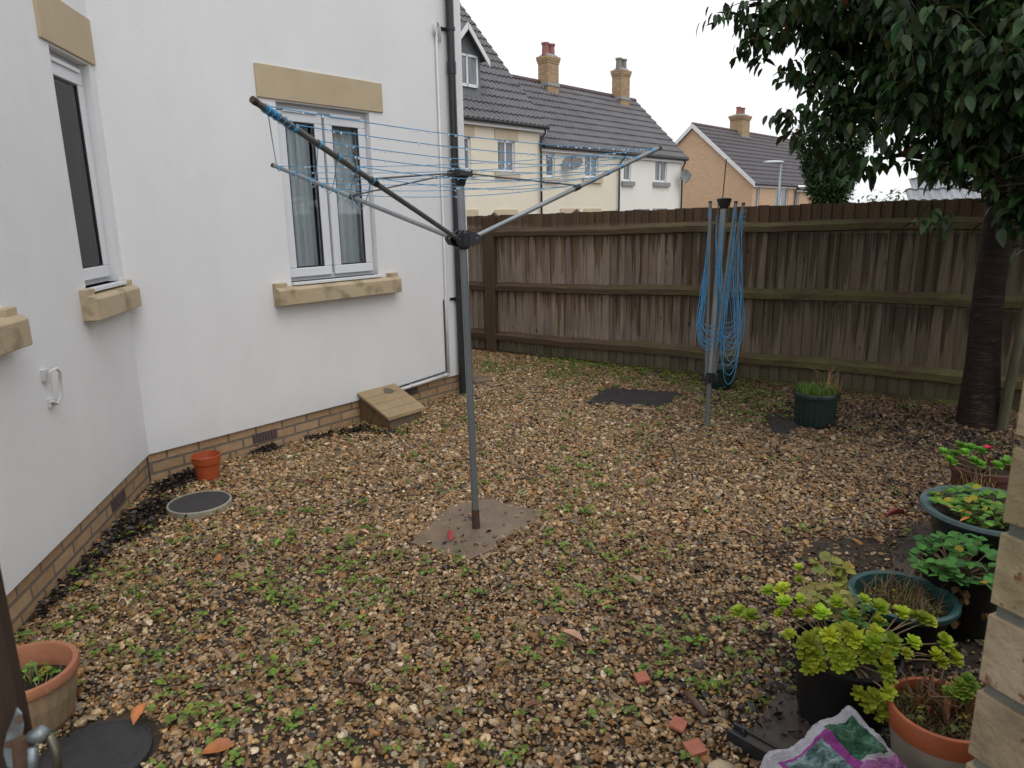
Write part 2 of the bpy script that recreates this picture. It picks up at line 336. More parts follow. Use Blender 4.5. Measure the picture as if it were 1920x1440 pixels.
M['leadgrey'] = mat('grey_cladding', (.16, .175, .185), (.12, .135, .14), 3, .6)
M['potred'] = mat('red_chimney_pot', (.34, .14, .12), None, 5, .7); M['potgrey'] = mat('grey_chimney_pot', (.25, .235, .20), None, 5, .7)
M['whitewood'] = mat('white_bargeboard', (.75, .75, .76), (.68, .68, .69), 3, .5)
M['greysill'] = mat('grey_stone', (.30, .29, .29), (.24, .235, .235), 4, .8)
M['dish'] = mat('grey_dish', (.20, .19, .185), (.15, .145, .14), 5, .5)
M['pillar'] = None

# ================================================================== GROUND
m, ns, ls, b = newmat('damp_earth'); v = coords(ns, ls)
c = ramp(ns, ls, noise(ns, ls, v, 9, 6, .7), [(.3, (.022, .014, .009)), (.5, (.06, .04, .023)), (.72, (.11, .08, .05))])
ls.new(c, b.inputs['Base Color']); b.inputs['Roughness'].default_value = .8; bump(ns, ls, noise(ns, ls, v, 60, 6, .8), b, 1, .02); M['earth'] = m
xs = np.concatenate([np.linspace(-900, -20, 12), np.linspace(-18, 18, 37), np.linspace(20, 900, 12)])
ys = np.concatenate([np.linspace(-300, -12, 6), np.linspace(-10, 60, 71), np.linspace(64, 1500, 14)])
FL = gp(940, 663); FR = gp(1790, 760); fu = (FR - FL) / np.linalg.norm(FR - FL); fn = np.array([fu[1], -fu[0], 0])  # fn faces the garden
def gz(x, y):
    d = -((x - FL[0]) * fn[0] + (y - FL[1]) * fn[1])      # metres beyond the fence
    return -2.4 * min(max((d - .6) / 28, 0), 1)
g = MB(); nx = len(xs)
g.add([(x, y, gz(x, y)) for y in ys for x in xs], [(j * nx + i, j * nx + i + 1, (j + 1) * nx + i + 1, (j + 1) * nx + i) for j in range(len(ys) - 1) for i in range(nx - 1)])
setp(g.build('ground', M['earth'], smooth=True), kind='structure')

# ================================================================== OWN HOUSE (white rendered wall with a splayed bay)
K = gp(287, 905); Em = gp(865, 738); hu = (Em - K) / np.linalg.norm(Em - K); hn = np.array([hu[1], -hu[0], 0])
LW = 3.19                                      # main wall length from the bend
W0 = gp(30, 1195); cu = (W0 - K) / np.linalg.norm(W0 - K); cn = np.array([-cu[1], cu[0], 0])
if cn[0] < 0: cn = -cn
def pt(A, u, n, s, z, o=0): return np.array([A[0] + u[0] * s + n[0] * o, A[1] + u[1] * s + n[1] * o, z])
def wall_panel(mb, A, u, n, L, z0, z1, holes, depth=.1, s00=0):
    ss = sorted({s00, L, *[h[0] for h in holes], *[h[1] for h in holes]}); zs = sorted({z0, z1, *[h[2] for h in holes], *[h[3] for h in holes]})
    for i in range(len(ss) - 1):
        for j in range(len(zs) - 1):
            a, b_, c_, d_ = ss[i], ss[i + 1], zs[j], zs[j + 1]
            if any(h[0] - 1e-6 <= a and b_ <= h[1] + 1e-6 and h[2] - 1e-6 <= c_ and d_ <= h[3] + 1e-6 for h in holes): continue
            mb.quad(pt(A, u, n, a, c_), pt(A, u, n, b_, c_), pt(A, u, n, b_, d_), pt(A, u, n, a, d_))
    for h in holes:
        for (a, b_, c_, d_) in ((h[0], h[0], h[2], h[3]), (h[1], h[1], h[2], h[3])):
            mb.quad(pt(A, u, n, a, c_), pt(A, u, n, a, d_), pt(A, u, n, a, d_, -depth), pt(A, u, n, a, c_, -depth))
        for z in (h[2], h[3]): mb.quad(pt(A, u, n, h[0], z), pt(A, u, n, h[1], z), pt(A, u, n, h[1], z, -depth), pt(A, u, n, h[0], z, -depth))
def uvw(A, u): return lambda V: np.column_stack([(V[:, 0] - A[0]) * u[0] + (V[:, 1] - A[1]) * u[1], V[:, 2]])
house = thing('rendered_house', (K[0], K[1], 0), 'white rendered house with buff stone lintels and brick plinth beside the gravel yard', 'house')
PT = .20
LC = 2.6
mainholes = [(1.205, 2.065, 1.245, 2.545)]; chholes = [(.09, .60, 1.36, 2.60)]
wl = MB(); wall_panel(wl, K, hu, hn, LW, PT, 5.4, mainholes); 
E2 = pt(K, hu, hn, LW, 0); wl.quad((E2[0], E2[1], PT), (E2[0] - hn[0] * 6, E2[1] - hn[1] * 6, PT), (E2[0] - hn[0] * 6, E2[1] - hn[1] * 6, 5.4), (E2[0], E2[1], 5.4))
wall_panel(wl, K, cu, cn, LC, PT, 5.4, chholes)
CE = pt(K, cu, cn, LC, 0); wl.quad((CE[0], CE[1], PT), (CE[0] - 5, CE[1], PT), (CE[0] - 5, CE[1], 5.4), (CE[0], CE[1], 5.4))
# bottom bead of the render, 18 mm proud of the brick
for A, u, n, L in ((K, hu, hn, LW), (K, cu, cn, LC)):
    wl.quad(pt(A, u, n, 0, PT), pt(A, u, n, L, PT), pt(A, u, n, L, PT, -.03), pt(A, u, n, 0, PT, -.03))
wl.build('wall', M['render'], house)
ph = MB()
for A, u, n, L in ((K, hu, hn, LW), (K, cu, cn, LC)):
    a, b_ = pt(A, u, n, 0, -.15, -.022), pt(A, u, n, L - .01, -.15, -.022)
    ph.quad(a, b_, (b_[0], b_[1], PT + .01), (a[0], a[1], PT + .01))
e = pt(K, hu, hn, LW - .01, 0, -.022); ph.quad((e[0], e[1], -.15), (e[0] - hn[0] * 6, e[1] - hn[1] * 6, -.15), (e[0] - hn[0] * 6, e[1] - hn[1] * 6, PT + .01), (e[0], e[1], PT + .01))
def puv(V):
    d = (V[:, :2] - K[:2]); return np.column_stack([np.where(d @ cn[:2] < -.03, d @ hu[:2] + .1, -(d @ cu[:2])), V[:, 2] - .052])
def puv2(V):
    d = V[:, :2] - K[:2]; onm = np.abs(d @ hn[:2] + .022) < .004
    return np.column_stack([np.where(onm, d @ hu[:2] + .1, d @ cu[:2] + .06), V[:, 2] + .098])
ph.build('plinth', M['plinth'], house, uv=puv2)
rf = MB(); 
rf.quad(pt(K, hu, hn, -3, 5.4, .35), pt(K, hu, hn, LW + .35, 5.4, .35), pt(K, hu, hn, LW + .35, 8.4, -3.6), pt(K, hu, hn, -3, 8.4, -3.6))
rf.quad(pt(K, hu, hn, -3, 5.38, .35), pt(K, hu, hn, LW + .35, 5.38, .35), pt(K, hu, hn, LW + .35, 5.38, -6), pt(K, hu, hn, -3, 5.38, -6))
rf.build('roof', M['tile'], house)
def lintel(A, u, n, s0, s1, z0, z1):
    b_ = MB(); b_.obox(pt(A, u, n, s0, z0, -.06), u * (s1 - s0), n * .075, (0, 0, z1 - z0)); return b_.build('lintel', M['lintelstone'], house, bevel=.004)
def sill(A, u, n, s0, s1, z0, z1, o=.085):
    b_ = MB(); zz = z1 - .03
    vs = []
    for s in (s0, s1):
        for o_, z in ((-.05, z0), (o, z0), (o, zz), (o - .02, z1 - .012), (-.05, z1)): vs.append(pt(A, u, n, s, z, o_))
    b_.add(vs, [(0, 1, 2, 3, 4), (9, 8, 7, 6, 5)] + [(i, 5 + i, 5 + (i + 1) % 5, (i + 1) % 5) for i in range(5)])
    for s in (s0, s1 - .1 if s1 > s0 else s1): # raised stools at the ends
        b_.obox(pt(A, u, n, s, z1 - .02, -.045), u * .1, n * .09, (0, 0, .045))
    return b_.build('stone_sill', M['stone'], house, bevel=.005)
lintel(K, hu, hn, 1.055, 2.205, 2.555, 2.78); lintel(K, cu, cn, .012, .705, 2.61, 2.86)
sill(K, hu, hn, 1.04, 2.245, 1.085, 1.225); sill(K, cu, cn, .005, .70, 1.19, 1.335); sill(K, cu, cn, 1.46, 2.3, 1.19, 1.335)
def window(A, u, n, s0, s1, z0, z1, sashes, name='window'):
    fr = MB(); o = -.06; fw = .045
    def bar(a, b_, c_, d_, o0, th): fr.obox(pt(A, u, n, a, c_, o0), u * (b_ - a), n * th, (0, 0, d_ - c_))
    bar(s0, s1, z1 - fw, z1, o - .05, .05); bar(s0, s1, z0, z0 + fw, o - .05, .05); bar(s0, s0 + fw, z0 + fw, z1 - fw, o - .05, .05); bar(s1 - fw, s1, z0 + fw, z1 - fw, o - .05, .05)
    f = fr.build(name, M['upvc'], house, bevel=.004)
    sb = MB(); sb.obox(pt(A, u, n, s0 - .0, z0 - .022, -.07), u * (s1 - s0), n * .115, (0, 0, .022)); sb.build('sill_board', M['upvc'], f, bevel=.004)
    iw = (s1 - s0 - 2 * .02) / sashes
    for k in range(sashes):
        a = s0 + .02 + iw * k + (.012 if k else 0); b_ = s0 + .02 + iw * (k + 1) - (0 if k == sashes - 1 else .012); c_, d_ = z0 + .03, z1 - .055; t = .07
        fr = MB(); bar(a, b_, d_ - t, d_, o - .035, .058); bar(a, b_, c_, c_ + t, o - .035, .058); bar(a, a + t, c_ + t, d_ - t, o - .035, .058); bar(b_ - t, b_, c_ + t, d_ - t, o - .035, .058)
        fr.build('sash', M['upvc'], f, bevel=.006)
        fr = MB(); g_ = .01
        for q in ((a + t - .001, a + t + g_, c_ + t, d_ - t), (b_ - t - g_, b_ - t + .001, c_ + t, d_ - t), (a + t + g_, b_ - t - g_, d_ - t - g_, d_ - t + .001), (a + t + g_, b_ - t - g_, c_ + t - .001, c_ + t + g_)):
            bar(q[0], q[1], q[2], q[3], o + .002, .012)
        fr.build('gasket', M['gasket'], f)
        p = MB(); p.obox(pt(A, u, n, a + t - .005, c_ + t - .005, o + .001), u * (b_ - a - 2 * t + .01), n * .006, (0, 0, d_ - c_ - 2 * t + .01)); p.build('pane', M['glass'], f)
        tv = MB(); tv.obox(pt(A, u, n, a + .05, d_ - .006, o + .023), u * (b_ - a - .1), n * .014, (0, 0, .022)); tv.build('trickle_vent', M['upvc'], f, bevel=.003)
    # dark room behind and curtain
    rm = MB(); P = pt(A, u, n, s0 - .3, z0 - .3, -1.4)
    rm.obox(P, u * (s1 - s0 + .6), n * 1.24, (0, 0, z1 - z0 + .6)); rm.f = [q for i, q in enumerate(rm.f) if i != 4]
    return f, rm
f1, rm = window(K, hu, hn, *mainholes[0], 2); rm.f = rm.f; 
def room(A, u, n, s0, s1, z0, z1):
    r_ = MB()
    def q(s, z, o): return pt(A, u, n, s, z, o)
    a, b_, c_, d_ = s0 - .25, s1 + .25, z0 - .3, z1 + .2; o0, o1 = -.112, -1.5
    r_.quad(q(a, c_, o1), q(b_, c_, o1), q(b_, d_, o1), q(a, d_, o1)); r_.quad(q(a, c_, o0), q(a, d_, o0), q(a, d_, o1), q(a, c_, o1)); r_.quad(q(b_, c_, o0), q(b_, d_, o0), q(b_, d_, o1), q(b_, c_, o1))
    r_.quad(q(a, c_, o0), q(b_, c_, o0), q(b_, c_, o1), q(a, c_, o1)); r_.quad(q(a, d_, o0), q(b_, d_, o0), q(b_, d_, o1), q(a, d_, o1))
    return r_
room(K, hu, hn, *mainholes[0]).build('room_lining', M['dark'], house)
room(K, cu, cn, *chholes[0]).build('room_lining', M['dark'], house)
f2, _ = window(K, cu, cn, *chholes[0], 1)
def curtain(A, u, n, s0, s1, z0, z1, par, o=-.2, amp=.018, per=.07):
    c_ = MB(); k = 60; vs = []
    for i in range(k + 1):
        s = s0 + (s1 - s0) * i / k; w_ = amp * math.sin(2 * math.pi * (s - s0) / per + .8 * math.sin(9 * s)) + .01 * math.sin(23 * s)
        vs += [pt(A, u, n, s, z0, o + w_ * 1.2), pt(A, u, n, s, z1, o + w_)]
    c_.add(vs, [(2 * i, 2 * i + 2, 2 * i + 3, 2 * i + 1) for i in range(k)]); c_.build('curtain', M['curtain'], par, smooth=True)
curtain(K, hu, hn, 1.21, 1.56, 1.2, 2.54, f1, o=-.14); curtain(K, hu, hn, 1.66, 2.15, 1.2, 2.54, f1, o=-.15)
curtain(K, cu, cn, -.155, .80, 1.3, 2.6, f2, o=-.13, amp=.006)
# air vents in the plinth
for A, u, n, s, z in ((K, hu, hn, .87, .105), (K, hu, hn, 2.36, .15), (K, cu, cn, .55, .10)):
    v_ = MB(); v_.obox(pt(A, u, n, s - .105, z - .035, -.025), u * .21, n * .008, (0, 0, .07))
    for i in range(8): v_.obox(pt(A, u, n, s - .095 + i * .025, z - .028, -.02), u * .012, n * .01, (0, 0, .056))
    v_.build('air_vent', M['vent'], house)
# black downpipe
SDP = 3.0
dp = MB(); b0 = pt(K, hu, hn, SDP, 0, .05); dp.tube([(b0[0], b0[1], -.02), (b0[0], b0[1], 5.35)], .036, 20)
dp.tube([(b0[0], b0[1], 2.95), (b0[0], b0[1], 3.05)], .042, 20)
dpo = dp.build('downpipe', M['blackpl'], house, smooth=True, angle=40)
for z in (.95, 3.32, 5.0):
    b_ = MB(); b_.tube([(b0[0], b0[1], z - .014), (b0[0], b0[1], z + .014)], .044, 20); b_.obox(pt(K, hu, hn, SDP - .085, z - .012, .002), hu * .17, hn * .012, (0, 0, .024)); b_.build('bracket', M['blackpl'], dpo)
# white overflow pipe: up the wall and along its foot
cp = MB(); sv = 2.855
cp.tube([pt(K, hu, hn, sv - .03, 3.25, .03), pt(K, hu, hn, sv - .03, 3.31, .03), pt(K, hu, hn, sv, 3.36, .03), pt(K, hu, hn, sv + .03, 3.31, .03), pt(K, hu, hn, sv + .03, 3.2, .03)], .011, 10)
cp.tube([pt(K, hu, hn, sv, 3.3, .016), pt(K, hu, hn, sv, 1.0, .016), pt(K, hu, hn, sv - .012, .97, .02), pt(K, hu, hn, sv - .012, .24, .02)], .0125, 10)
cp.tube([pt(K, hu, hn, sv - .012, .232, .02), pt(K, hu, hn, 2.2, .205, .022)], .0155, 10)
for q in (2.35, 2.62, 2.8): cp.tube([pt(K, hu, hn, q - .008, .21 + (q - 2.2) * .04, .022), pt(K, hu, hn, q + .008, .21 + (q - 2.2) * .04, .022)], .019, 10)
cpo = cp.build('overflow_pipe', M['whitepl'], house, smooth=True)
kc = MB(); kc.tube([pt(K, hu, hn, sv - .03, .262, .008), pt(K, hu, hn, 2.13, .225, .008)], .006, 8); kc.tube([pt(K, hu, hn, sv - .03, .262, .008), pt(K, hu, hn, sv - .03, .95, .008)], .005, 8)
kc.build('cable', M['blackpl'], house)
# white hook on the splayed wall
hk = MB(); s = 1.215; zc = .95
hk.box(pt(K, cu, cn, s + .02, zc + .06, .008), (.02, .05, .05)); hk.box(pt(K, cu, cn, s, zc - .08, .008), (.02, .05, .04))
hk.tube([pt(K, cu, cn, s + .025, zc + .02, .02), pt(K, cu, cn, s + .03, zc + .075, .035), pt(K, cu, cn, s, zc + .085, .055), pt(K, cu, cn, s - .028, zc + .06, .055), pt(K, cu, cn, s - .03, zc - .06, .04), pt(K, cu, cn, s - .005, zc - .09, .03), pt(K, cu, cn, s + .025, zc - .07, .02)], .0075, 10)
hk.build('wall_hook', M['whitepl'], house, smooth=True, angle=50)

# ================================================================== METER BOX
mb0 = pt(K, hu, hn, 1.76, 0); mbx = thing('meter_box', (mb0[0], mb0[1], 0), 'low buff plastic meter box with sloping lid set against the house wall', 'meter box')
bw, dpth, hb, hf = .40, .36, .25, .10
def bp(s, o, z): return pt(K, hu, hn, 1.76 + s, z, o)
b_ = MB(); vs = [bp(.01, .0, -.05), bp(bw - .01, .0, -.05), bp(bw - .01, .0, hb), bp(.01, .0, hb), bp(.01, dpth, -.05), bp(bw - .01, dpth, -.05), bp(bw - .01, dpth, hf), bp(.01, dpth, hf)]
b_.add(vs, [(0, 4, 7, 3), (1, 2, 6, 5), (4, 5, 6, 7), (0, 3, 2, 1)]); b_.build('box_body', M['boxside'], mbx)
b_ = MB(); b_.obox(bp(.02, dpth + .001, .0), hu * (bw - .04), hn * .006, (0, 0, hf - .012)); b_.build('front_panel', M['slab'], mbx)
b_ = MB(); sl_ = np.array([hn[0] * (dpth + .03), hn[1] * (dpth + .03), hf - hb - .01]); n4 = 4
for k in range(n4):
    p0 = bp(-.012, 0, hb) + sl_ * (k / n4); b_.obox(p0 + sl_ * .006, hu * (bw + .024), sl_ * (1 / n4 - .012), (0, 0, .022))
b_.obox(bp(-.01, 0, hb - .006), hu * (bw + .02), sl_, (0, 0, .016))
lid = b_.build('lid', M['boxlid'], mbx, bevel=.003)
b_ = MB(); 
c0 = bp(.27, 0, hb + .012) + sl_ * .2
b_.add([c0 + hu * (.05 * math.cos(t) * (1 + .2 * math.sin(3 * t))) + sl_ / np.linalg.norm(sl_) * .045 * math.sin(t) + np.array([0, 0, .0125 + .0006 * 0]) for t in np.linspace(0, 6.283, 18, endpoint=False)], [tuple(range(18))])
b_.build('moss_patch', mat('grey_lichen', (.13, .125, .09), (.09, .08, .06), 40, .9), lid)

# ================================================================== FENCE
FN = thing('garden_fence', (FL[0], FL[1], 0), 'weathered brown feather edge fence with three rails behind the gravel yard', 'fence')
def fp(s, z, o=0): return np.array([FL[0] + fu[0] * s + fn[0] * o, FL[1] + fu[1] * s + fn[1] * o, z])
fuv = lambda V: np.column_stack([(V[:, 0] - FL[0]) * fu[0] + (V[:, 1] - FL[1]) * fu[1], V[:, 2]])
def ftop(s): return 1.725 + .012 * s
S0, S1 = -3.2, 9.5
b_ = MB(); s = S0
while s < S1:
    pitch = .098 + random.uniform(-.008, .008); zt = ftop(s) + random.uniform(-.006, .006); ti = random.uniform(-.004, .004); k = random.uniform(.74, 1.12); c_ = (k, k * random.uniform(.96, 1.02), k * random.uniform(.92, 1.02))
    o0, o1 = -.035, -.022
    vs = [fp(s, -.02, o0), fp(s + pitch + .012, -.02, o1 + .004), fp(s + pitch + .012 + ti, zt, o1 + .004), fp(s + ti, zt, o0), fp(s, -.02, o0 - .012), fp(s + pitch + .012, -.02, o1 - .012), fp(s + pitch + .012 + ti, zt, o1 - .012), fp(s + ti, zt, o0 - .012)]
    b_.add(vs, [(0, 1, 2, 3), (7, 6, 5, 4), (3, 2, 6, 7), (1, 5, 6, 2), (0, 3, 7, 4)], c_); s += pitch
b_.build('fence_boards', M['board'], FN, uv=fuv)
b_ = MB(); b_.obox(fp(S0, -.06, -.03), fu * (S1 - S0), fn * .022, (0, 0, .10)); b_.build('gravel_board', M['rail'], FN, uv=fuv)
def railm(s0, s1, z0, h0, z1, h1, o=.03):
    b_ = MB(); n = max(2, int((s1 - s0) / .25)); vs = []
    for i in range(n + 1):
        t = i / n; s = s0 + (s1 - s0) * t; z = z0 + (z1 - z0) * t + .006 * math.sin(s * 3.1 + z0 * 9) + .003 * math.sin(s * 11); h = h0 + (h1 - h0) * t + .003 * math.sin(s * 7)
        vs += [fp(s, z, -.02), fp(s, z + .012, o + .012), fp(s, z + h * .62, o + .018), fp(s, z + h, -.02)]
    fs = [(4 * i + k, 4 * i + 4 + k, 4 * i + 4 + (k + 1) % 4, 4 * i + (k + 1) % 4) for i in range(n) for k in range(4)] + [(0, 1, 2, 3), tuple(4 * n + k for k in (3, 2, 1, 0))]
    b_.add(vs, fs); b_.build('rail', M['rail'], FN, uv=fuv)
bays = [(S0, -.2), (-.05, 2.72), (2.74, 5.75), (5.78, S1)]
for (a, c_) in bays:
    f_ = lambda s: np.interp(s, [0, 2.3, 5], [1.455, 1.50, 1.535])
    railm(a, c_, f_(a), .10, f_(c_), .115); f_ = lambda s: np.interp(s, [0, 2.3, 5], [.79, .845, .885]); railm(a, c_, f_(a), .11, f_(c_), .115)
    f_ = lambda s: np.interp(s, [0, 2.3, 5], [.165, .19, .20]); railm(a, c_, f_(a), .115, f_(c_), .13)
for s, h in ((-.125, 1.80), (2.73, 1.6), (5.765, 1.6)):
    b_ = MB(); b_.obox(fp(s - .075, -.1, -.02), fu * .15 if s < 0 else fu * .1, fn * (.075 if s < 0 else .055), (0, 0, (1.7 if s < 0 else h) + .1))
    b_.build('post', M['rail'], FN, uv=lambda V: fuv(V)[:, ::-1] * np.array([.15, 1]), bevel=.004)
for s in (-.13, 1.05):
    b_ = MB(); c0 = fp(s, ftop(s) - .06, -.09); b_.box(c0, (.09, .09, .1), Matrix.Rotation(-.6, 3, 'Z')); b_.box(c0 + np.array([0, 0, .075]), (.09, .09, .05), Matrix.Rotation(-.6, 3, 'Z'), taper=.05); b_.build('post_tip', M['post'], FN)

# ================================================================== BACKGROUND HOUSES
YW = R_(42.3); bu = np.array([math.sin(YW), math.cos(YW), 0]); bn = np.array([bu[1], -bu[0], 0])   # bn faces the camera, -bn goes back
BA = atd(1008, 400, 23)
def sz(px, py, A=BA):
    P = pl(px, py, A, A + bu); return (P - A) @ bu, P[2]
def roof_slope(mb, P0, u, L, back, rise, run, rowh=.34, rib=.2, rh=.05):
    """tiled slope from the eaves at P0: L metres along u, run metres back with the given rise."""
    upv = np.array([back[0] * run, back[1] * run, rise]); SL = np.linalg.norm(upv); upv = upv / SL
    nn = np.cross(u, upv); nn = nn / np.linalg.norm(nn)
    if nn[2] < 0: nn = -nn
    rows = max(1, int(round(SL / rowh))); rowh = SL / rows; cols = int(L / rib * 4); prof = [0, .9, 1, .25]
    vs = []; fs = []
    for j in range(rows):
        j0 = len(vs)
        for q, lift in ((0, -.005), (0, .045), (1, 0)):
            for i in range(cols + 1):
                s = L * i / cols; h = prof[i % 4] * rh + lift + .004 * math.sin(i * 12.9 + j * 7.7)
                vs.append(np.array(P0) + np.array(u) * s + upv * (rowh * (j + q) + (.02 if q else 0)) + nn * h)
        w_ = cols + 1
        for r_ in (0, 1):
            for i in range(cols): fs.append((j0 + r_ * w_ + i, j0 + r_ * w_ + i + 1, j0 + (r_ + 1) * w_ + i + 1, j0 + (r_ + 1) * w_ + i))
    mb.add(vs, fs)
def back_slope(mb, P0, u, L, back, rise, run):
    P0 = np.array(P0); a = P0 + back * (2 * run); r = P0 + back * run + np.array([0, 0, rise]); r[2] = P0[2] + rise
    mb.quad(r, r + u * L, a + u * L, a)
def gableroof(parent, P0, u, L, back, rise, run, mt, **k):
    mb = MB(); roof_slope(mb, P0, u, L, back, rise, run, **k); back_slope(mb, P0, u, L, back, rise, run)
    r = mb.build('roof', mt, parent)
    rd = MB(); a = np.array(P0) + back * run + np.array([0, 0, rise + .03]); n = int(L / .45)
    for i in range(n): rd.tube([a + u * (L * i / n + .01), a + u * (L * (i + 1) / n)], [.1, .105], 8)
    rd.build('ridge', M['ridge'], r); return r
def farwin(parent, A, s0, s1, z0, z1, mull=1, mt=None):
    """white frame set in the wall face, with one or two panes"""
    fr = MB(); t = .055
    def bar(a, b_, c_, d_, th=.05): fr.obox(pt(A, bu, bn, a, c_, -.10), bu * (b_ - a), bn * th, (0, 0, d_ - c_))
    bar(s0, s1, z1 - t, z1); bar(s0, s1, z0, z0 + t * 1.3); bar(s0, s0 + t, z0, z1); bar(s1 - t, s1, z0, z1)
    ms = [s0 + (s1 - s0) * k / (mull + 1) for k in range(1, mull + 1)]
    for q in ms: bar(q - t * .6, q + t * .6, z0, z1)
    fo = fr.build('window', M['upvc'], parent)
    p = MB(); p.obox(pt(A, bu, bn, s0, z0, -.09), bu * (s1 - s0), bn * .01, (0, 0, z1 - z0)); p.build('pane', mt or M['farglass'], fo)
    return fo
m, ns, ls, b = newmat('net_curtain_glass'); v = coords(ns, ls, 'Object', (1, 1, .1)); c = ramp(ns, ls, noise(ns, ls, v, 9, 3), [(.35, (.10, .115, .13)), (.7, (.27, .29, .31))])
ls.new(c, b.inputs['Base Color']); b.inputs['Roughness'].default_value = .06; M['farglass'] = m
def farstone(parent, A, s0, s1, z0, z1, name, mt, o=.03):
    b_ = MB(); b_.obox(pt(A, bu, bn, s0, z0, -.02), bu * (s1 - s0), bn * (o + .02), (0, 0, z1 - z0)); return b_.build(name, mt, parent)
def gutter(parent, A, s0, s1, z, o=.12, fascia=True):
    if fascia:
        b_ = MB(); b_.obox(pt(A, bu, bn, s0, z - .14, o - .08), bu * (s1 - s0), bn * .03, (0, 0, .16)); b_.build('fascia', M['whitewood'], parent)
    b_ = MB(); b_.tube([pt(A, bu, bn, s0, z, o + .02), pt(A, bu, bn, s1, z, o + .02)], .055, 10); b_.build('gutter', M['blackpl'], parent)
def drain(parent, A, s, ztop, o=.08, off=.12):
    b_ = MB(); b_.tube([pt(A, bu, bn, s + off, ztop, o + .08), pt(A, bu, bn, s + off, ztop - .12, o + .06), pt(A, bu, bn, s, ztop - .35, o), pt(A, bu, bn, s, -2.4, o)], .035, 8); b_.build('drainpipe', M['blackpl'], parent, smooth=True)
def chimney(parent, c, w_, h0, h1, mt, pots, rot):
    R3 = Matrix.Rotation(rot, 3, 'Z'); b_ = MB(); b_.box((c[0], c[1], (h0 + h1) / 2), (w_, w_ * .75, h1 - h0), R3)
    for i, k in enumerate((1.08, 1.16, 1.2)): b_.box((c[0], c[1], h1 + .04 + i * .075), (w_ * k, w_ * .75 * k, .0749), R3)
    ch = b_.build('chimney', M['buffch'], parent, uv=lambda V: np.column_stack([(V[:, 0] * math.cos(rot) + V[:, 1] * math.sin(rot)) + (V[:, 1] * math.cos(rot) - V[:, 0] * math.sin(rot)), V[:, 2]]))
    b_ = MB(); b_.box((c[0], c[1], h1 + .26), (w_ * 1.05, w_ * .8, .1), R3, taper=.7); b_.build('chimney_cap', M['lead'], ch)
    for k in (-1, 1):
        q = Vector((c[0], c[1], h1 + .28)) + R3 @ Vector((k * w_ * .27, 0, 0)); b_ = MB(); b_.lathe(q, [(.13, 0), (.115, .3), (.12, .33), (.145, .34), (.145, .4), (.1, .4), (.095, .1)], 16, cap=False); b_.build('chimney_pot', pots, ch, smooth=True, angle=40)
    b_ = MB(); b_.box((c[0], c[1], h0 + .62), (w_ * 1.1, w_ * .85, .10), R3); b_.build('flashing', M['lead'], ch)
def dish(parent, P, aim, r=.33):
    aim = Vector(aim).normalized(); q = aim.to_track_quat('Z', 'Y').to_matrix(); b_ = MB(); vs = []; n = 24
    for rr, d in ((0, 0), (.35, .012), (.7, .05), (1, .1)):
        for k in range(n): vs.append(Vector(P) + q @ Vector((rr * r * math.cos(2 * math.pi * k / n), rr * r * .9 * math.sin(2 * math.pi * k / n), d * r * 2)))
    b_.add(vs, [(i * n + k, i * n + (k + 1) % n, (i + 1) * n + (k + 1) % n, (i + 1) * n + k) for i in range(3) for k in range(n)])
    b_.tube([Vector(P) - aim * .22, Vector(P)], .025, 8); b_.tube([Vector(P) + q @ Vector((0, -.3 * r / .33, .02)), Vector(P) + aim * .3], .012, 6); b_.tube([Vector(P) + aim * .27, Vector(P) + aim * .34], .03, 8)
    b_.build('satellite_dish', M['dish'], parent, smooth=True, angle=40)

# --- tall house with dormer
H1 = thing('dormer_house', (BA[0], BA[1], 0), 'cream rendered house with a tall tiled roof and gabled grey dormer behind the fence', 'house')
HA = BA.copy(); HA[2] = 0
z1e = 4.36; s_l = -7.5
wins1 = []
def spanw(pxs, A=HA):
    q = [sz(x, y, A) for x, y in pxs]; return min(a[0] for a in q), max(a[0] for a in q), min(a[1] for a in q), max(a[1] for a in q)
wa = spanw([(933, 262), (966, 324)]); wb = (wa[0] - 2.35, wa[0] - 1.5, wa[2], wa[3])
wb2 = sz(882, 252)[0]; wb = (wb2 - .95, wb2, wa[2], wa[3])
b_ = MB(); wall_panel(b_, HA, bu, bn, .13, -2.4, z1e, [wa, wb], .12, s00=s_l)
e0 = pt(HA, bu, bn, .13, 0); RUN1, RISE1 = 3.7, 4.15
b_.add([(e0[0], e0[1], -2.4), (*(e0 - bn * 7.4)[:2], -2.4), (*(e0 - bn * 7.4)[:2], z1e), (*(e0 - bn * 3.7)[:2], z1e + RISE1), (e0[0], e0[1], z1e)], [(0, 1, 2, 3, 4)])
b_.build('wall', M['cream'], H1)
for w_ in (wa, wb):
    farwin(H1, HA, *w_); farstone(H1, HA, w_[0] - .13, w_[1] + .13, w_[3] + .01, w_[3] + .30, 'lintel', M['farstone']); farstone(H1, HA, w_[0] - .16, w_[1] + .16, w_[2] - .16, w_[2] - .005, 'window_sill', M['farstone'], .07)
q = spanw([(927, 393), (970, 405)]); farstone(H1, HA, q[0], q[1], q[2], q[3], 'lintel', M['farstone']); q = spanw([(866, 393), (896, 405)]); farstone(H1, HA, q[0] - .3, q[1], q[2], q[3], 'lintel', M['farstone'])
gableroof(H1, pt(HA, bu, bn, s_l, z1e - .02, .22), bu, .30 - s_l, -bn, RISE1 + .27, RUN1 + .22, M['tile'])
gutter(H1, HA, s_l, .30, z1e - .02, .2); drain(H1, HA, .10, z1e - .05)
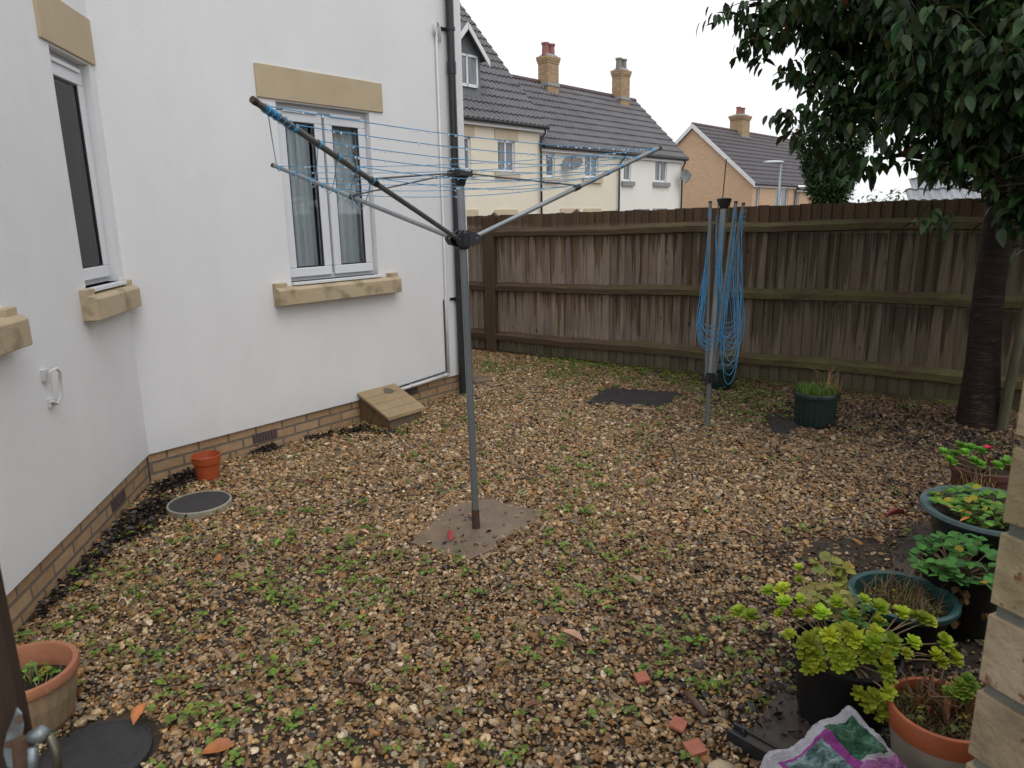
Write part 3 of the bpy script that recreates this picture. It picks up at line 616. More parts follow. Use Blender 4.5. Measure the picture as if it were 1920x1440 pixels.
# dormer
ds0, dz0 = sz(864, 165); 
for _o in np.arange(.3, 3, .02):
    if pl(880, 180, HA - bn * _o, HA - bn * _o + bu)[2] < z1e + (_o + .22) * (RISE1 + .27) / (RUN1 + .22): break
dA = HA - bn * (_o - .05)
d0, d1 = [(pl(x, 150, dA, dA + bu) - dA) @ bu for x in (856, 901)]; zb = pl(880, 180, dA, dA + bu)[2]; zt = pl(903, 108, dA, dA + bu)[2]; za = pl(877, 55, dA, dA + bu)[2]
d0 = d1 - 1.35; sm = (d0 + d1) / 2 ; za = zt + .72
D_ = MB(); P = lambda s, z, o=0: pt(dA, bu, bn, s, z, o)
D_.add([P(d0, zb - .2), P(d1, zb - .2), P(d1, zt), P(sm, za), P(d0, zt), P(d0, zb - .2, -2.5), P(d1, zb - .2, -2.5), P(d1, zt, -2.5), P(sm, za, -2.5), P(d0, zt, -2.5)], [(0, 1, 2, 3, 4), (1, 6, 7, 2), (0, 4, 9, 5)])
dm = D_.build('dormer', M['leadgrey'], H1)
D_ = MB(); D_.obox(P(d0 - .12, zt - .12, .22), np.array(P(sm, za)) - P(d0 - .1, zt - .10), bn * -2.6, (0, 0, .06)); D_.obox(P(d1 + .12, zt - .12, .22), np.array(P(sm, za)) - P(d1 + .1, zt - .10), bn * -2.6, (0, 0, .06)); D_.build('dormer_roof', M['tile'], dm)
D_ = MB(); D_.obox(P(d0 - .14, zt - .28, .26), np.array(P(sm, za)) - P(d0 - .13, zt - .14), bn * -.03, (0, 0, .17)); D_.obox(P(d1 + .14, zt - .28, .26), np.array(P(sm, za)) - P(d1 + .13, zt - .14), bn * -.03, (0, 0, .17)); D_.build('bargeboard', M['whitewood'], dm)
D_ = MB(); a, c_ = pl(866, 160, dA, dA + bu), pl(893, 106, dA, dA + bu); w1 = (c_ - dA) @ bu; w0 = w1 - .85; zz0, zz1 = a[2] - .02, c_[2]
for q in ((w0, w1, zz1 - .06, zz1), (w0, w1, zz0, zz0 + .08), (w0, w0 + .06, zz0, zz1), (w1 - .06, w1, zz0, zz1), ((w0 + w1) / 2 - .03, (w0 + w1) / 2 + .03, zz0, zz1)): D_.obox(P(q[0], q[2], .003), bu * (q[1] - q[0]), bn * .05, (0, 0, q[3] - q[2]))
D_.build('window_frame', M['upvc'], dm); D_ = MB(); D_.obox(P(w0, zz0, .004), bu * (w1 - w0), bn * .02, (0, 0, zz1 - zz0)); D_.build('pane', M['farglass'], dm)

# --- terrace pair under one roof with two chimneys
H2 = thing('terraced_houses', (*pt(HA, bu, bn, .3, 0)[:2], 0), 'pair of pale rendered terraced houses under one grey roof with two brick chimneys', 'house')
zE2 = 3.84; sR = sz(1280, 320)[0]; sP = sz(1160, 330)[0]
HB = HA - bn * .05
ws = [spanw(p, HB) for p in ([(1024, 287), (1041, 333)], [(1097, 290), (1122, 334)], [(1170, 300), (1183, 340)], [(1229, 301), (1250, 342)])]
b_ = MB(); wall_panel(b_, HB, bu, bn, sP, -2.4, zE2, ws[:2], .12, s00=.13); b_.build('wall', M['cream'], H2)
b_ = MB(); wall_panel(b_, HB, bu, bn, sR, -2.4, zE2, ws[2:], .12, s00=sP); e0 = pt(HB, bu, bn, sR, 0); RUN2, RISE2 = 2.4, 2.45
b_.add([(e0[0], e0[1], -2.4), (*(e0 - bn * 4.8)[:2], -2.4), (*(e0 - bn * 4.8)[:2], zE2), (*(e0 - bn * 2.4)[:2], zE2 + RISE2 - .1), (e0[0], e0[1], zE2)], [(0, 1, 2, 3, 4)]); b_.build('wall', M['cream2'], H2)
for i, w_ in enumerate(ws):
    farwin(H2, HB, *w_, mull=0 if i in (0, 2) else 1); farstone(H2, HB, w_[0] - .16, w_[1] + .16, w_[2] - .17, w_[2] - .01, 'window_sill', M['farstone'] if i < 2 else M['greysill'], .09)
for p, mt in (([(1050, 391), (1086, 402)], 'farstone'), ([(1094, 391), (1126, 402)], 'farstone'), ([(1188, 392), (1216, 399)], 'greysill'), ([(1224, 391), (1250, 397)], 'greysill')):
    q = spanw(p, HB); farstone(H2, HB, q[0], q[1], q[2] - .3, q[3], 'lintel', M[mt])
gableroof(H2, pt(HB, bu, bn, .14, zE2 - .02, .15), bu, sR + .2 - .14, -bn, RISE2, RUN2 + .15, M['tile'])
gutter(H2, HB, .2, sR + .2, zE2 - .03, .14); drain(H2, HB, sP, zE2 - .04, off=.25); drain(H2, HB, sR - .08, zE2 - .04, off=.1)
for (x0, x1, yt) in ((1007, 1049, 112), (1145, 1183, 137)):
    A = HB - bn * 2.2; a = pl(x0, 150, A, A + bu); c_ = pl(x1, 150, A, A + bu); zt_ = pl((x0 + x1) / 2, yt, A, A + bu)[2]; cc = (a + c_) / 2
    chimney(H2, cc, .60, zE2 + 1.75, zt_ - .15, M['buffch'], M['potred'] if x0 < 1100 else M['potgrey'], math.atan2(bu[1], bu[0]))
dish(H2, pl(1074, 307, HB + bn * .3, HB + bn * .3 + bu), (-.25, -1, .75), .33)
dish(H2, pl(1284, 331, HB + bn * .3, HB + bn * .3 + bu), (.75, -1, .2), .30)

# --- tan brick house, gable towards the yard
TA = atd(1410, 380, 37); TA[2] = 0
H3 = thing('brick_house', (TA[0], TA[1], -2.4), 'tan brick house with dark roof and white bargeboards behind the street lamp', 'house')
zE3, HW, RI = 3.0, 3.25, 2.85; Lf = 13.2
tw = [spanw(p, TA) for p in ([(1417, 351), (1424, 384)],)]; s1_ = (pl(1455, 352, TA, TA + bu) - TA) @ bu; s2_ = (pl(1479, 352, TA, TA + bu) - TA) @ bu; s3_ = (pl(1493, 356, TA, TA + bu) - TA) @ bu
def szT(px, py): P = pl(px, py, TA, TA + bu); return (P - TA) @ bu, P[2]
hw = [(szT(1418, 350)[0], szT(1425, 350)[0], 1.7, 2.88), (s1_, s2_, 1.7, 2.88), (s3_, s3_ + .5, 1.7, 2.75)]
b_ = MB(); wall_panel(b_, TA, bu, bn, Lf, -3, zE3, hw, .1)
g0 = TA; gl = [(0, -3), (2 * HW, -3), (2 * HW, zE3), (HW, zE3 + RI), (0, zE3)]
b_.add([np.array([TA[0] - bn[0] * s, TA[1] - bn[1] * s, z]) for s, z in gl], [(0, 1, 2, 3, 4)])
b_.build('wall', M['tan'], H3, uv=lambda V: np.column_stack([(V[:, 0] - TA[0]) * (bu[0] + bn[0]) + (V[:, 1] - TA[1]) * (bu[1] + bn[1]), V[:, 2]]))
for w_ in hw: farwin(H3, TA, *w_, mull=0 if w_[1] - w_[0] < 1 else 1)
gableroof(H3, pt(TA, bu, bn, -.12, zE3 + .05, .15), bu, Lf + .2, -bn, RI + .08, HW + .15, M['tiledark'])
gutter(H3, TA, -.1, s3_ - .3, zE3 + .02, .13); gutter(H3, TA, s3_ - .25, Lf, zE3 - .12, .18); drain(H3, TA, s3_ - .3, zE3, off=0)
for sgn in (0, 1):
    b_ = MB(); a = np.array([*(TA - bn * (-.15 if sgn == 0 else 2 * HW + .15))[:2], zE3 - .12]) - bu * .15; r_ = np.array([*(TA - bn * HW)[:2], zE3 + RI - .02]) - bu * .15
    b_.obox(a, r_ - a, bu * .04, (0, 0, .22)); b_.build('bargeboard', M['whitewood'], H3)
A = TA - bn * HW; a = pl(1372, 235, A, A + bu); c_ = pl(1402, 235, A, A + bu); chimney(H3, (a + c_) / 2, .95, zE3 + RI - .75, pl(1387, 226, A, A + bu)[2], M['buffch'], M['potred'], math.atan2(bu[1], bu[0]))
a = pl(1497, 262, A, A + bu); chimney(H3, a, .8, zE3 + RI - .75, pl(1497, 264, A, A + bu)[2], M['buffch'], M['potred'], math.atan2(bu[1], bu[0]))

# --- roof of the near neighbour at the right
NA = atd(1780, 372, 17); 
H4 = thing('neighbour_house', (NA[0], NA[1], -.9), 'neighbouring house with a pale wet tiled roof seen under the cherry tree crown', 'house')
nu = np.array([.985, -.17, 0]); nu /= np.linalg.norm(nu); nb = np.array([-nu[1], nu[0], 0]); a = NA - nu * .62; a[2] = 1.85
b_ = MB(); roof_slope(b_, a - nu * .35, nu, 7.5, nb, 2.9, 2.6, rowh=.30, rib=.2, rh=.035)
Mx = []
for i, p in enumerate(b_.v):   # hipped left edge
    h = (p[2] - a[2]); lim = (np.array(p[:2]) - a[:2]) @ nu[:2]; mn = -.35 + h * .62; Mx.append(lim < mn)
b_.f = [f for f in b_.f if not any(Mx[i] for i in f)]; b_.build('roof', M['tilelight'], H4)
b_ = MB(); q = a + nb * .2; b_.obox((q[0], q[1], -2.4), nu * 7, nb * 5, (0, 0, 4.2)); b_.build('wall', M['cream'], H4)
b_ = MB(); gq = a - nu * .35 - nb * .05; b_.tube([(gq[0], gq[1], 1.82), (gq[0] + nu[0] * 7.5, gq[1] + nu[1] * 7.5, 1.82)], .05, 8); b_.build('gutter', M['blackpl'], H4)

# --- street lamp
LP = atd(1459, 380, 31); zt_ = atd(1459, 305, 31)[2]
SLp = thing('street_lamp', (LP[0], LP[1], -2.4), 'pale grey street lamp standing in front of the tan brick house', 'street lamp')
b_ = MB(); b_.tube([(LP[0], LP[1], -2.4), (LP[0], LP[1], -1.2)], .09, 12); b_.tube([(LP[0], LP[1], -1.2), (LP[0], LP[1], zt_)], [.075, .05], 12); b_.build('pole', M['galv'], SLp, smooth=True)
b_ = MB(); hd = np.array([-1., .1, 0]); pts = [np.array([LP[0], LP[1], zt_]) + hd * t for t in (-.12, .0, .2, .5, .66)]
b_.tube(pts, [.03, .075, .1, .09, .03], 12); b_.v = [(x, y, zt_ + (z - zt_) * .6 + .03) for x, y, z in b_.v]
b_.build('lamp_head', mat('pale_lamp', (.6, .66, .68), (.5, .55, .57), 4, .3), SLp, smooth=True)

# ================================================================== OPEN ROTARY AIRER
PB = gp(893, 995); hub = atd(868, 447, math.hypot(PB[0], PB[1])); top = atd(862, 325, math.hypot(PB[0], PB[1]))
AR = thing('rotary_airer', (PB[0], PB[1], 0), 'open three-armed grey rotary clothes airer with blue lines standing in a concrete slab', 'clothes airer')
axis = (top - PB); 
def onax(z): return PB + axis * (z / axis[2])
b_ = MB(); b_.tube([onax(.13), onax(1.58)], .0192, 20); b_.build('pole', M['alu'], AR, smooth=True, angle=40)
b_ = MB(); b_.tube([onax(1.6), onax(1.87)], .0192, 20); b_.build('upper_pole', M['alulight'], AR, smooth=True, angle=40)
b_ = MB(); b_.tube([onax(-.03), onax(.03), onax(.131)], [.0235, .022, .021], 20); b_.build('ground_sleeve', M['rust'], AR, smooth=True, angle=40)
tipsA = {}
for nme, tp, far in (('a', (475, 188), 0), ('b', (512, 310), 1), ('c', (1237, 277), 1)):
    d = ray(*tp); o_ = EYEP - hub; a = d @ d; b2 = 2 * d @ o_; cc = o_ @ o_ - 1.45 ** 2; D = math.sqrt(b2 * b2 - 4 * a * cc)
    tipsA[nme] = EYEP + d * ((-b2 + (D if far else -D)) / 2 / a)
Tt = {k: np.array(v) for k, v in tipsA.items()}
def hz(k): v = Tt[k] - hub; v[2] = 0; return v / np.linalg.norm(v)
# lower hub with three lugs
b_ = MB(); b_.tube([onax(1.545), onax(1.56), onax(1.625), onax(1.64)], [.028, .034, .034, .028], 20)
for k in Tt:
    h = hz(k); sd_ = np.cross(h, [0, 0, 1])
    for q in (-.019, .013):
        c0 = hub + h * .02 + sd_ * q; b_.add([c0 + np.array([0, 0, -.045]), c0 + h * .065 + np.array([0, 0, -.03]), c0 + h * .085 + np.array([0, 0, .0]), c0 + h * .06 + np.array([0, 0, .02]), c0 + np.array([0, 0, .045])] +
              [c0 + sd_ * .006 + p for p in (np.array([0, 0, -.045]), h * .065 + np.array([0, 0, -.03]), h * .085, h * .06 + np.array([0, 0, .02]), np.array([0, 0, .045]))], [(0, 1, 2, 3, 4), (9, 8, 7, 6, 5)] + [(i, 5 + i, 5 + (i + 1) % 5, (i + 1) % 5) for i in range(5)])
b_.build('lower_hub', M['blackpl'], AR, bevel=.0015)
for k in Tt: b_ = MB(); h = hz(k); sd_ = np.cross(h, [0, 0, 1]); b_.tube([hub + h * .072 + sd_ * -.021, hub + h * .072 + sd_ * .021], .005, 10); b_.build('hub_pin', M['galv'], AR, smooth=True, angle=40)
b_ = MB(); ht = onax(1.915)
b_.tube([onax(1.855), onax(1.88), onax(1.90)], [.024, .030, .042], 20)
for k in Tt:
    h = hz(k); q = Vector(h).to_track_quat('X', 'Z').to_matrix(); b_.box(ht + h * .03, (.06, .05, .03), q)
b_.box(ht, (.085, .085, .026), Matrix.Rotation(.7, 3, 'Z')); b_.tube([ht, ht + np.array([0, 0, .03])], [.007, .003], 8)
b_.build('upper_hub', M['blackpl'], AR, bevel=.003)
ARMR = {'a': .0165, 'b': .0135, 'c': .0155}
armL = {}
for k, T in Tt.items():
    r_ = .0115 if k == 'a' else .0125; s_ = hub + hz(k) * .055; armL[k] = (s_, T)
    b_ = MB(); b_.tube([s_, s_ + (T - s_) * .52, T], [r_, r_, r_], 16); a_ = b_.build('arm', M['alulight'] if k != 'a' else M['alubrown'], AR, smooth=True, angle=40)
    b_ = MB(); e_ = (T - s_) / np.linalg.norm(T - s_); b_.tube([T - e_ * .012, T + e_ * .006], [r_ * 1.12, r_ * 1.05], 16); b_.build('end_cap', M['rust'], a_, smooth=True, angle=40)
    m_ = s_ + (T - s_) * .52; b_ = MB(); b_.tube([m_ - e_ * .02, m_ + e_ * .02], r_ * 1.3, 14); b_.build('collar', M['blackpl'], a_, smooth=True, angle=40)
    b_ = MB(); b_.tube([ht + hz(k) * .05, m_ + np.array([0, 0, .012])], .0042, 8); b_.build('strut', M['alubrown'], AR, smooth=True)
lv = [.53, .61, .69, .77, .86, .955]
ln = MB(); drips = []
def span(p, q, sag, r_=.0020, dr=True, n=14):
    pts = [p + (q - p) * (i / n) + np.array([0, 0, -sag * 4 * (i / n) * (1 - i / n)]) for i in range(n + 1)]
    ln.tube(pts, r_, 5, cap=False)
    if dr:
        L = np.linalg.norm(q - p)
        for _ in range(int(L * 20)):
            t = random.uniform(.04, .98); drips.append(p + (q - p) * t + np.array([0, 0, -sag * 4 * t * (1 - t) - .0045]))
for t in lv:
    P3 = {k: s_ + (T - s_) * t + np.array([0, 0, .012]) for k, (s_, T) in armL.items()}
    for a, c_ in (('a', 'c'), ('b', 'c'), ('a', 'b')):
        span(P3[a], P3[c_], .035 if (a, c_) != ('a', 'b') else .10, dr=(a, c_) != ('a', 'b'))
    for k, (s_, T) in armL.items():   # the line's turn round each arm
        e_ = (T - s_) / np.linalg.norm(T - s_); c0 = s_ + (T - s_) * t; ln.tube([c0 - e_ * .006, c0 + e_ * .006], .0152, 12, cap=False)
s_, T = armL['a']; e_ = (T - s_) / np.linalg.norm(T - s_)
for i in range(7): c0 = T - e_ * (.05 + .009 * i); ln.tube([c0 - e_ * .002 + np.array([0, 0, .001 * (i % 2)]), c0 + e_ * .004], .0140, 12, cap=False)
for q in range(4): # spare end wound round the tip
    sp = [T - e_ * (.05 + .03 * q + .05 * i / 16) + (np.cross(e_, [0, 0, 1]) * math.cos(i * .8 + q) + np.cross(e_, np.cross(e_, [0, 0, 1])) * math.sin(i * .8 + q)) * .0165 for i in range(17)]; ln.tube(sp, .0017, 5)
ln.build('washing_line', M['blueline'], AR, smooth=True)
ico = MB(); 
def icov():
    t = (1 + 5 ** .5) / 2; v_ = np.array([(-1, t, 0), (1, t, 0), (-1, -t, 0), (1, -t, 0), (0, -1, t), (0, 1, t), (0, -1, -t), (0, 1, -t), (t, 0, -1), (t, 0, 1), (-t, 0, -1), (-t, 0, 1)]) / 1.902
    f_ = [(0, 11, 5), (0, 5, 1), (0, 1, 7), (0, 7, 10), (0, 10, 11), (1, 5, 9), (5, 11, 4), (11, 10, 2), (10, 7, 6), (7, 1, 8), (3, 9, 4), (3, 4, 2), (3, 2, 6), (3, 6, 8), (3, 8, 9), (4, 9, 5), (2, 4, 11), (6, 2, 10), (8, 6, 7), (9, 8, 1)]
    return v_, f_
IV, IF = icov()
DP = np.array(drips); V = IV[None] * rng.uniform(.0022, .0042, len(DP))[:, None, None] * np.array([1, 1, 1.3]) + DP[:, None]
o = bulk('water_drops', V, IF, np.ones((len(DP), 3)), M['drip'], AR, smooth=True); o['kind'] = 'stuff'

# concrete slab
SLB = [gp(770, 1022), gp(845, 952), gp(905, 938), gp(1022, 965), gp(985, 995), gp(945, 1012), gp(925, 1035), gp(880, 1053), gp(840, 1042)]
b_ = MB(); n = len(SLB); b_.add([(p[0], p[1], .018) for p in SLB] + [(p[0], p[1], -.06) for p in SLB], [tuple(range(n))[::-1], *[(i, (i + 1) % n, n + (i + 1) % n, n + i) for i in range(n)]])
setp(b_.build('concrete_slab', M['slab'], origin=(PB[0], PB[1], 0), bevel=.006), 'wet brown concrete slab holding the foot of the open airer', 'slab')

# ================================================================== FOLDED ROTARY AIRER
P2 = gp(1325, 802); d2 = math.hypot(P2[0], P2[1]); h2 = atd(1330, 708, d2); t2 = atd(1358, 376, d2 - .0)
AF = thing('rotary_airer', (P2[0], P2[1], 0), 'folded rotary airer with blue lines hanging in loops, leaning near the fence', 'clothes airer')
b_ = MB(); b_.tube([P2 - np.array([0, 0, .05]), h2], .0185, 16); b_.build('lower_pole', M['alu'], AF, smooth=True, angle=40)
b_ = MB(); b_.tube([h2, t2], .0235, 18); b_.build('pole', M['alulight'], AF, smooth=True, angle=40)
b_ = MB(); b_.tube([h2 - np.array([0, 0, .04]), h2 + np.array([0, 0, .045])], [.036, .04], 16)
vr = np.array([CR[0], CR[1], 0]); vr /= np.linalg.norm(vr); vf = np.array([-vr[1], vr[0], 0])
for a in (0, 2.1, 4.2): hh = vr * math.cos(a) + vf * math.sin(a); b_.box(h2 + hh * .045, (.05, .035, .06), Vector(hh).to_track_quat('X', 'Z').to_matrix())
b_.build('lower_hub', M['blackpl'], AF, bevel=.002)
b_ = MB(); b_.tube([t2 - np.array([0, 0, .06]), t2 - np.array([0, 0, .01]), t2 + np.array([0, 0, .012]), t2 + np.array([0, 0, .018])], [.027, .05, .056, .05], 14); b_.build('upper_hub', M['blackpl'], AF, smooth=True, angle=35)
ff = {}
for k, (px, py), dz, off in (('l', (1332, 378), 0, -.10), ('m', (1380, 378), 0, -.07), ('r', (1394, 381), 0, .12)):
    T = atd(px, py, d2 + off * 0.6); s_ = h2 + (T - t2) * np.array([.25, .25, 0]); ff[k] = (s_, T)
    b_ = MB(); b_.tube([s_, T], .0125, 12); a_ = b_.build('arm', M['alu'], AF, smooth=True, angle=40)
    b_ = MB(); b_.tube([T - np.array([0, 0, .012]), T + np.array([0, 0, .004])], .0138, 12); b_.build('end_cap', M['rust'], a_, smooth=True, angle=40)
b_ = MB(); b_.tube([t2 + np.array([-.02, -.02, 0]), atd(1362, 298, d2 - .05)], .0042, 8); b_.build('strut', M['rust'], AF)
for q in (-.045, .045): b_ = MB(); b_.tube([t2 + vr * q, h2 + (t2 - h2) * .62 + vr * q * .4], .004, 8); b_.build('strut', M['alubrown'], AF)
lp = MB()
def loop(p, q, zb, bulge, dirv, r_=.0023, pk=.8):
    ds = list(np.linspace(0, pk, 9)) + [pk + (1 - pk) * math.sin(x) for x in np.linspace(.2, math.pi / 2, 8)]
    seq = [(d, -1) for d in ds] + [(d, 1) for d in ds[::-1]][1:]; n = len(seq); pts = []; ph = random.uniform(0, 6)
    for i, (d, sg) in enumerate(seq):
        e_ = p if sg < 0 else q; wv = bulge * (d / pk) ** 1.25 if d <= pk else bulge * math.sqrt(max(0, 1 - ((d - pk) / (1 - pk)) ** 2)); mid = (p + q) / 2
        base = e_ * (1 - min(1, d / pk)) + mid * min(1, d / pk); z = e_[2] + (zb - e_[2]) * d
        x = base + dirv * (sg * wv) + dirv * .006 * math.sin(d * 9 + ph) * (1 if sg < 0 else .6); pts.append((x[0], x[1], z))
    lp.tube(pts, r_, 5, cap=False)
for i, t in enumerate([.64, .71, .78, .86, .93, .985]):
    Q = {k: s_ + (T - s_) * (t - .06) for k, (s_, T) in ff.items()}
    g_ = lambda: random.uniform(.88, 1.12)
    loop(Q['l'], Q['l'] * .5 + Q['m'] * .5, .84 - .035 * i, (.075 + .005 * i) * g_(), vr)
    loop(Q['l'] + vf * .02, Q['l'] + vr * .05, .80 - .03 * i + random.uniform(-.02, .02), (.065 + .007 * i) * g_(), vr + vf * .2)
    loop(Q['m'] + vr * .02, Q['r'], .86 - .04 * i, (.07 + .006 * i) * g_(), vr)
    loop(Q['m'] + vr * .01, Q['r'] + vf * .03, .74 - .075 * i, (.055 + .004 * i) * g_(), vr + vf * .3)
    if i % 2: loop(Q['m'], Q['r'] - vf * .03, .80 - .05 * i, (.045 + .005 * i) * g_(), vr - vf * .2)
for k, (s_, T) in ff.items():
    for i in range(5): c0 = T + (s_ - T) * (.05 + .012 * i + (.3 if i > 3 else 0)); lp.tube([c0, c0 + np.array([0, 0, .006])], .0148, 10, cap=False)
for q in range(3): lp.tube([ff['r'][1] + np.array([0, 0, -.05 - .05 * q]) + vr * .02 * math.sin(i * 1.3 + q) + vf * .015 * math.cos(i * 1.3) + np.array([0, 0, -.008 * i]) for i in range(14)], .002, 5)
lp.tube([ff['m'][1] - np.array([0, 0, .03]), ff['m'][1] * .5 + ff['r'][1] * .5 - np.array([0, 0, .20]), ff['r'][1] - np.array([0, 0, .12])], .002, 5)
lp.build('washing_line', M['blueline'], AF, smooth=True)

# ================================================================== COVERS, MATS, BOARDS
def cover(px, py, r, label, ring=.02, thick=.03, rm='coverring'):
    c0 = gp(px, py, thick); root = thing('drain_cover', (c0[0], c0[1], 0), label, 'drain cover', 'round drain covers in the gravel')
    b_ = MB(); b_.lathe((c0[0], c0[1], 0), [(r, -.03), (r, thick - .004), (r - .3 * ring, thick), (r - ring, thick), (r - ring - .002, thick - .006)], 48); b_.build('rim', M[rm], root, smooth=True, angle=35)
    b_ = MB(); b_.lathe((c0[0], c0[1], 0), [(r - ring - .001, -.02), (r - ring - .001, thick - .004)], 48, cap=True)
    b_.build('lid', M['rubber'], root); return c0
cover(374, 940, .185, 'round black drain cover with beige rim beside the orange pot', thick=.05, ring=.012); cover(176, 1416, .172, 'round black drain cover next to the ribbed terracotta pot', thick=.02, ring=.005, rm='rubber')
def flatmat(name, pts, z, mt, label, cat, ribs=0):
    P = [gp(x, y, z) for x, y in pts]; c0 = sum(P) / len(P); b_ = MB(); n = len(P)
    b_.add([(p[0], p[1], z) for p in P] + [(p[0], p[1], -.03) for p in P], [tuple(range(n)), *[(i, n + i, n + (i + 1) % n, (i + 1) % n) for i in range(n)]])
    if ribs:
        A_, B_, C_, D_ = P[0], P[1], P[2], P[-1]
        for i in range(ribs):
            t = (i + .5) / ribs; p, q = P[0] + (P[-1] - P[0]) * t, P[1] + (P[2] - P[1]) * t; b_.tube([(p[0], p[1], z + .002), (q[0], q[1], z + .002)], .006, 5)
    return setp(b_.build(name, mt, origin=(c0[0], c0[1], 0)), label, cat)
flatmat('rubber_mat', [(1098, 756), (1240, 764), (1282, 738), (1140, 728)], .016, M['mat'], 'black ribbed rubber mat lying flat on the gravel near the fence', 'mat', 16)
flatmat('plastic_grid', [(1432, 778), (1452, 820), (1502, 801), (1482, 776)], .014, M['mat'], 'small dark ribbed grid on the ground beside the green pot of grass', 'grid', 5)
# timber board under the pots
def board(pa, pb, wd, z, th, label, name='timber_board', mt='timber'):
    a, c_ = gp(*pa, z), gp(*pb, z); u = (c_ - a) / np.linalg.norm(c_ - a); n = np.array([-u[1], u[0], 0]); b_ = MB(); L = np.linalg.norm(c_ - a)
    b_.obox((a[0], a[1], z - th), u * L, n * wd, (0, 0, th)); return setp(b_.build(name, M[mt], origin=(a[0], a[1], 0), bevel=.006), label, 'board')
board((1392, 1388), (1463, 1292), -.30, .05, .06, 'wet dark timber board on the gravel beneath the large black pot')
board((1640, 1095), (1722, 975), -.26, .045, .05, 'dark timber board edging the gravel beside the teal bowl')
a, c_ = gp(1378, 1352, .06), gp(1500, 1420, .06); u = (c_ - a); L = np.linalg.norm(u); u /= L; n_ = np.array([u[1], -u[0], 0])
b_ = MB(); b_.obox((a[0], a[1], 0), u * L * 1.6, n_ * .012, (0, 0, .06)); b_.obox(a + n_ * .012 + np.array([0, 0, -.03]), u * L * 1.6, n_ * .03, (0, 0, .012)); b_.obox((a[0] + n_[0] * .042, a[1] + n_[1] * .042, 0), u * L * 1.6, n_ * .008, (0, 0, .055))
setp(b_.build('plastic_channel', M['blackpl'], origin=(a[0], a[1], 0), bevel=.002), 'black plastic channel edge lying against the end of the timber board', 'channel')
# stone by the house corner
sp = gp(895, 716); b_ = MB(); b_.box((sp[0], sp[1], .02), (.22, .3, .07), Matrix.Rotation(.5, 3, 'Z')); setp(b_.build('paving_piece', M['slab'], origin=(sp[0], sp[1], 0), bevel=.02), 'worn piece of paving on the gravel behind the open airer pole', 'paving')

# ================================================================== POTS
def pot(root, c, prof, mt, rimprof=None, rimmt=None, soilz=None, soilr=None, fl=0, n=48):
    b_ = MB(); b_.lathe(c, prof, n, flute=fl, nf=1 if fl else 0, cap=False); bo = b_.build('pot_body', M[mt], root, smooth=not fl, angle=40)
    if rimprof: b_ = MB(); b_.lathe(c, rimprof, n); b_.build('rim', M[rimmt or mt], root, smooth=True, angle=50)
    if soilz is not None:
        b_ = MB(); vs = [(c[0], c[1], c[2] + soilz + .012)]; rings = 5; nn = 32
        for i in range(1, rings + 1):
            for k in range(nn): th = 2 * math.pi * k / nn; r_ = soilr * i / rings; vs.append((c[0] + r_ * math.cos(th), c[1] + r_ * math.sin(th), c[2] + soilz + .012 * math.sin(k * 1.7 + i * 2.1) * (1 - i / rings + .2)))
        fs = [(0, 1 + k, 1 + (k + 1) % nn) for k in range(nn)] + [(1 + (i - 1) * nn + k, 1 + i * nn + k, 1 + i * nn + (k + 1) % nn, 1 + (i - 1) * nn + (k + 1) % nn) for i in range(1, rings) for k in range(nn)]
        b_.add(vs, fs); b_.build('soil', M['soil'], root, smooth=True)
def hollow(r0, r1, h, t=.006, rim=.0):  # body profile bottom->top outside, then inside down
    return [(.001, .004), (r0, 0), (r1, h), (r1 - t, h), (r0 - t + (r1 - r0) * .3, h * .3), (.001, h * .3)]
GRP = 'potted plants along the right side'
# leaf templates
def tmpl_leaf(wd=.45, fold=.12, droop=.25, ser=0):
    v_ = []; ts = [0, .22, .5, .78, 1]; ws_ = [0, .8, 1, .62, 0]
    for t, ww in zip(ts, ws_):
        z = -droop * t * t
        if ww == 0: v_.append((t, 0, z))
        else: v_ += [(t, -wd / 2 * ww, z + fold * ww * .5), (t, 0, z), (t, wd / 2 * ww, z + fold * ww * .5)]
    f_ = [(0, 2, 1), (0, 3, 2)]
    for i in (1, 4): f_ += [(i, i + 1, i + 4), (i, i + 4, i + 3), (i + 1, i + 2, i + 5), (i + 1, i + 5, i + 4)]
    f_ += [(7, 8, 10), (8, 9, 10)]
    return np.array(v_, float), f_
LV, LF = tmpl_leaf()
RV, RF = tmpl_leaf(.78, .10, .18)      # rounder leaflet (strawberry, clover)
SV, SF = tmpl_leaf(.62, .2, -.22); SV[[1, 3], 1] *= .5; SV[[4, 6], 1] *= .9; SV[[7, 9], 1] *= 1.45; SV[[7, 8, 9], 0] = .84      # succulent leaf curving up
def leaves(name, P, D, S, C, mt, parent=None, T=(LV, LF), roll=None, origin=None):
    Mx_ = frames(D, roll if roll is not None else rng.uniform(-.6, .6, len(P))); V = place(T[0], Mx_, P, S)
    return bulk(name, V, T[1], C, mt, parent, origin, smooth=True)
def jit(base, n, var=.25, hue=.12):
    b0 = np.array(base, float); k = rng.uniform(1 - var, 1 + var, (n, 1)); return np.clip(b0 * k * (1 + rng.uniform(-hue, hue, (n, 3))), 0, 1)
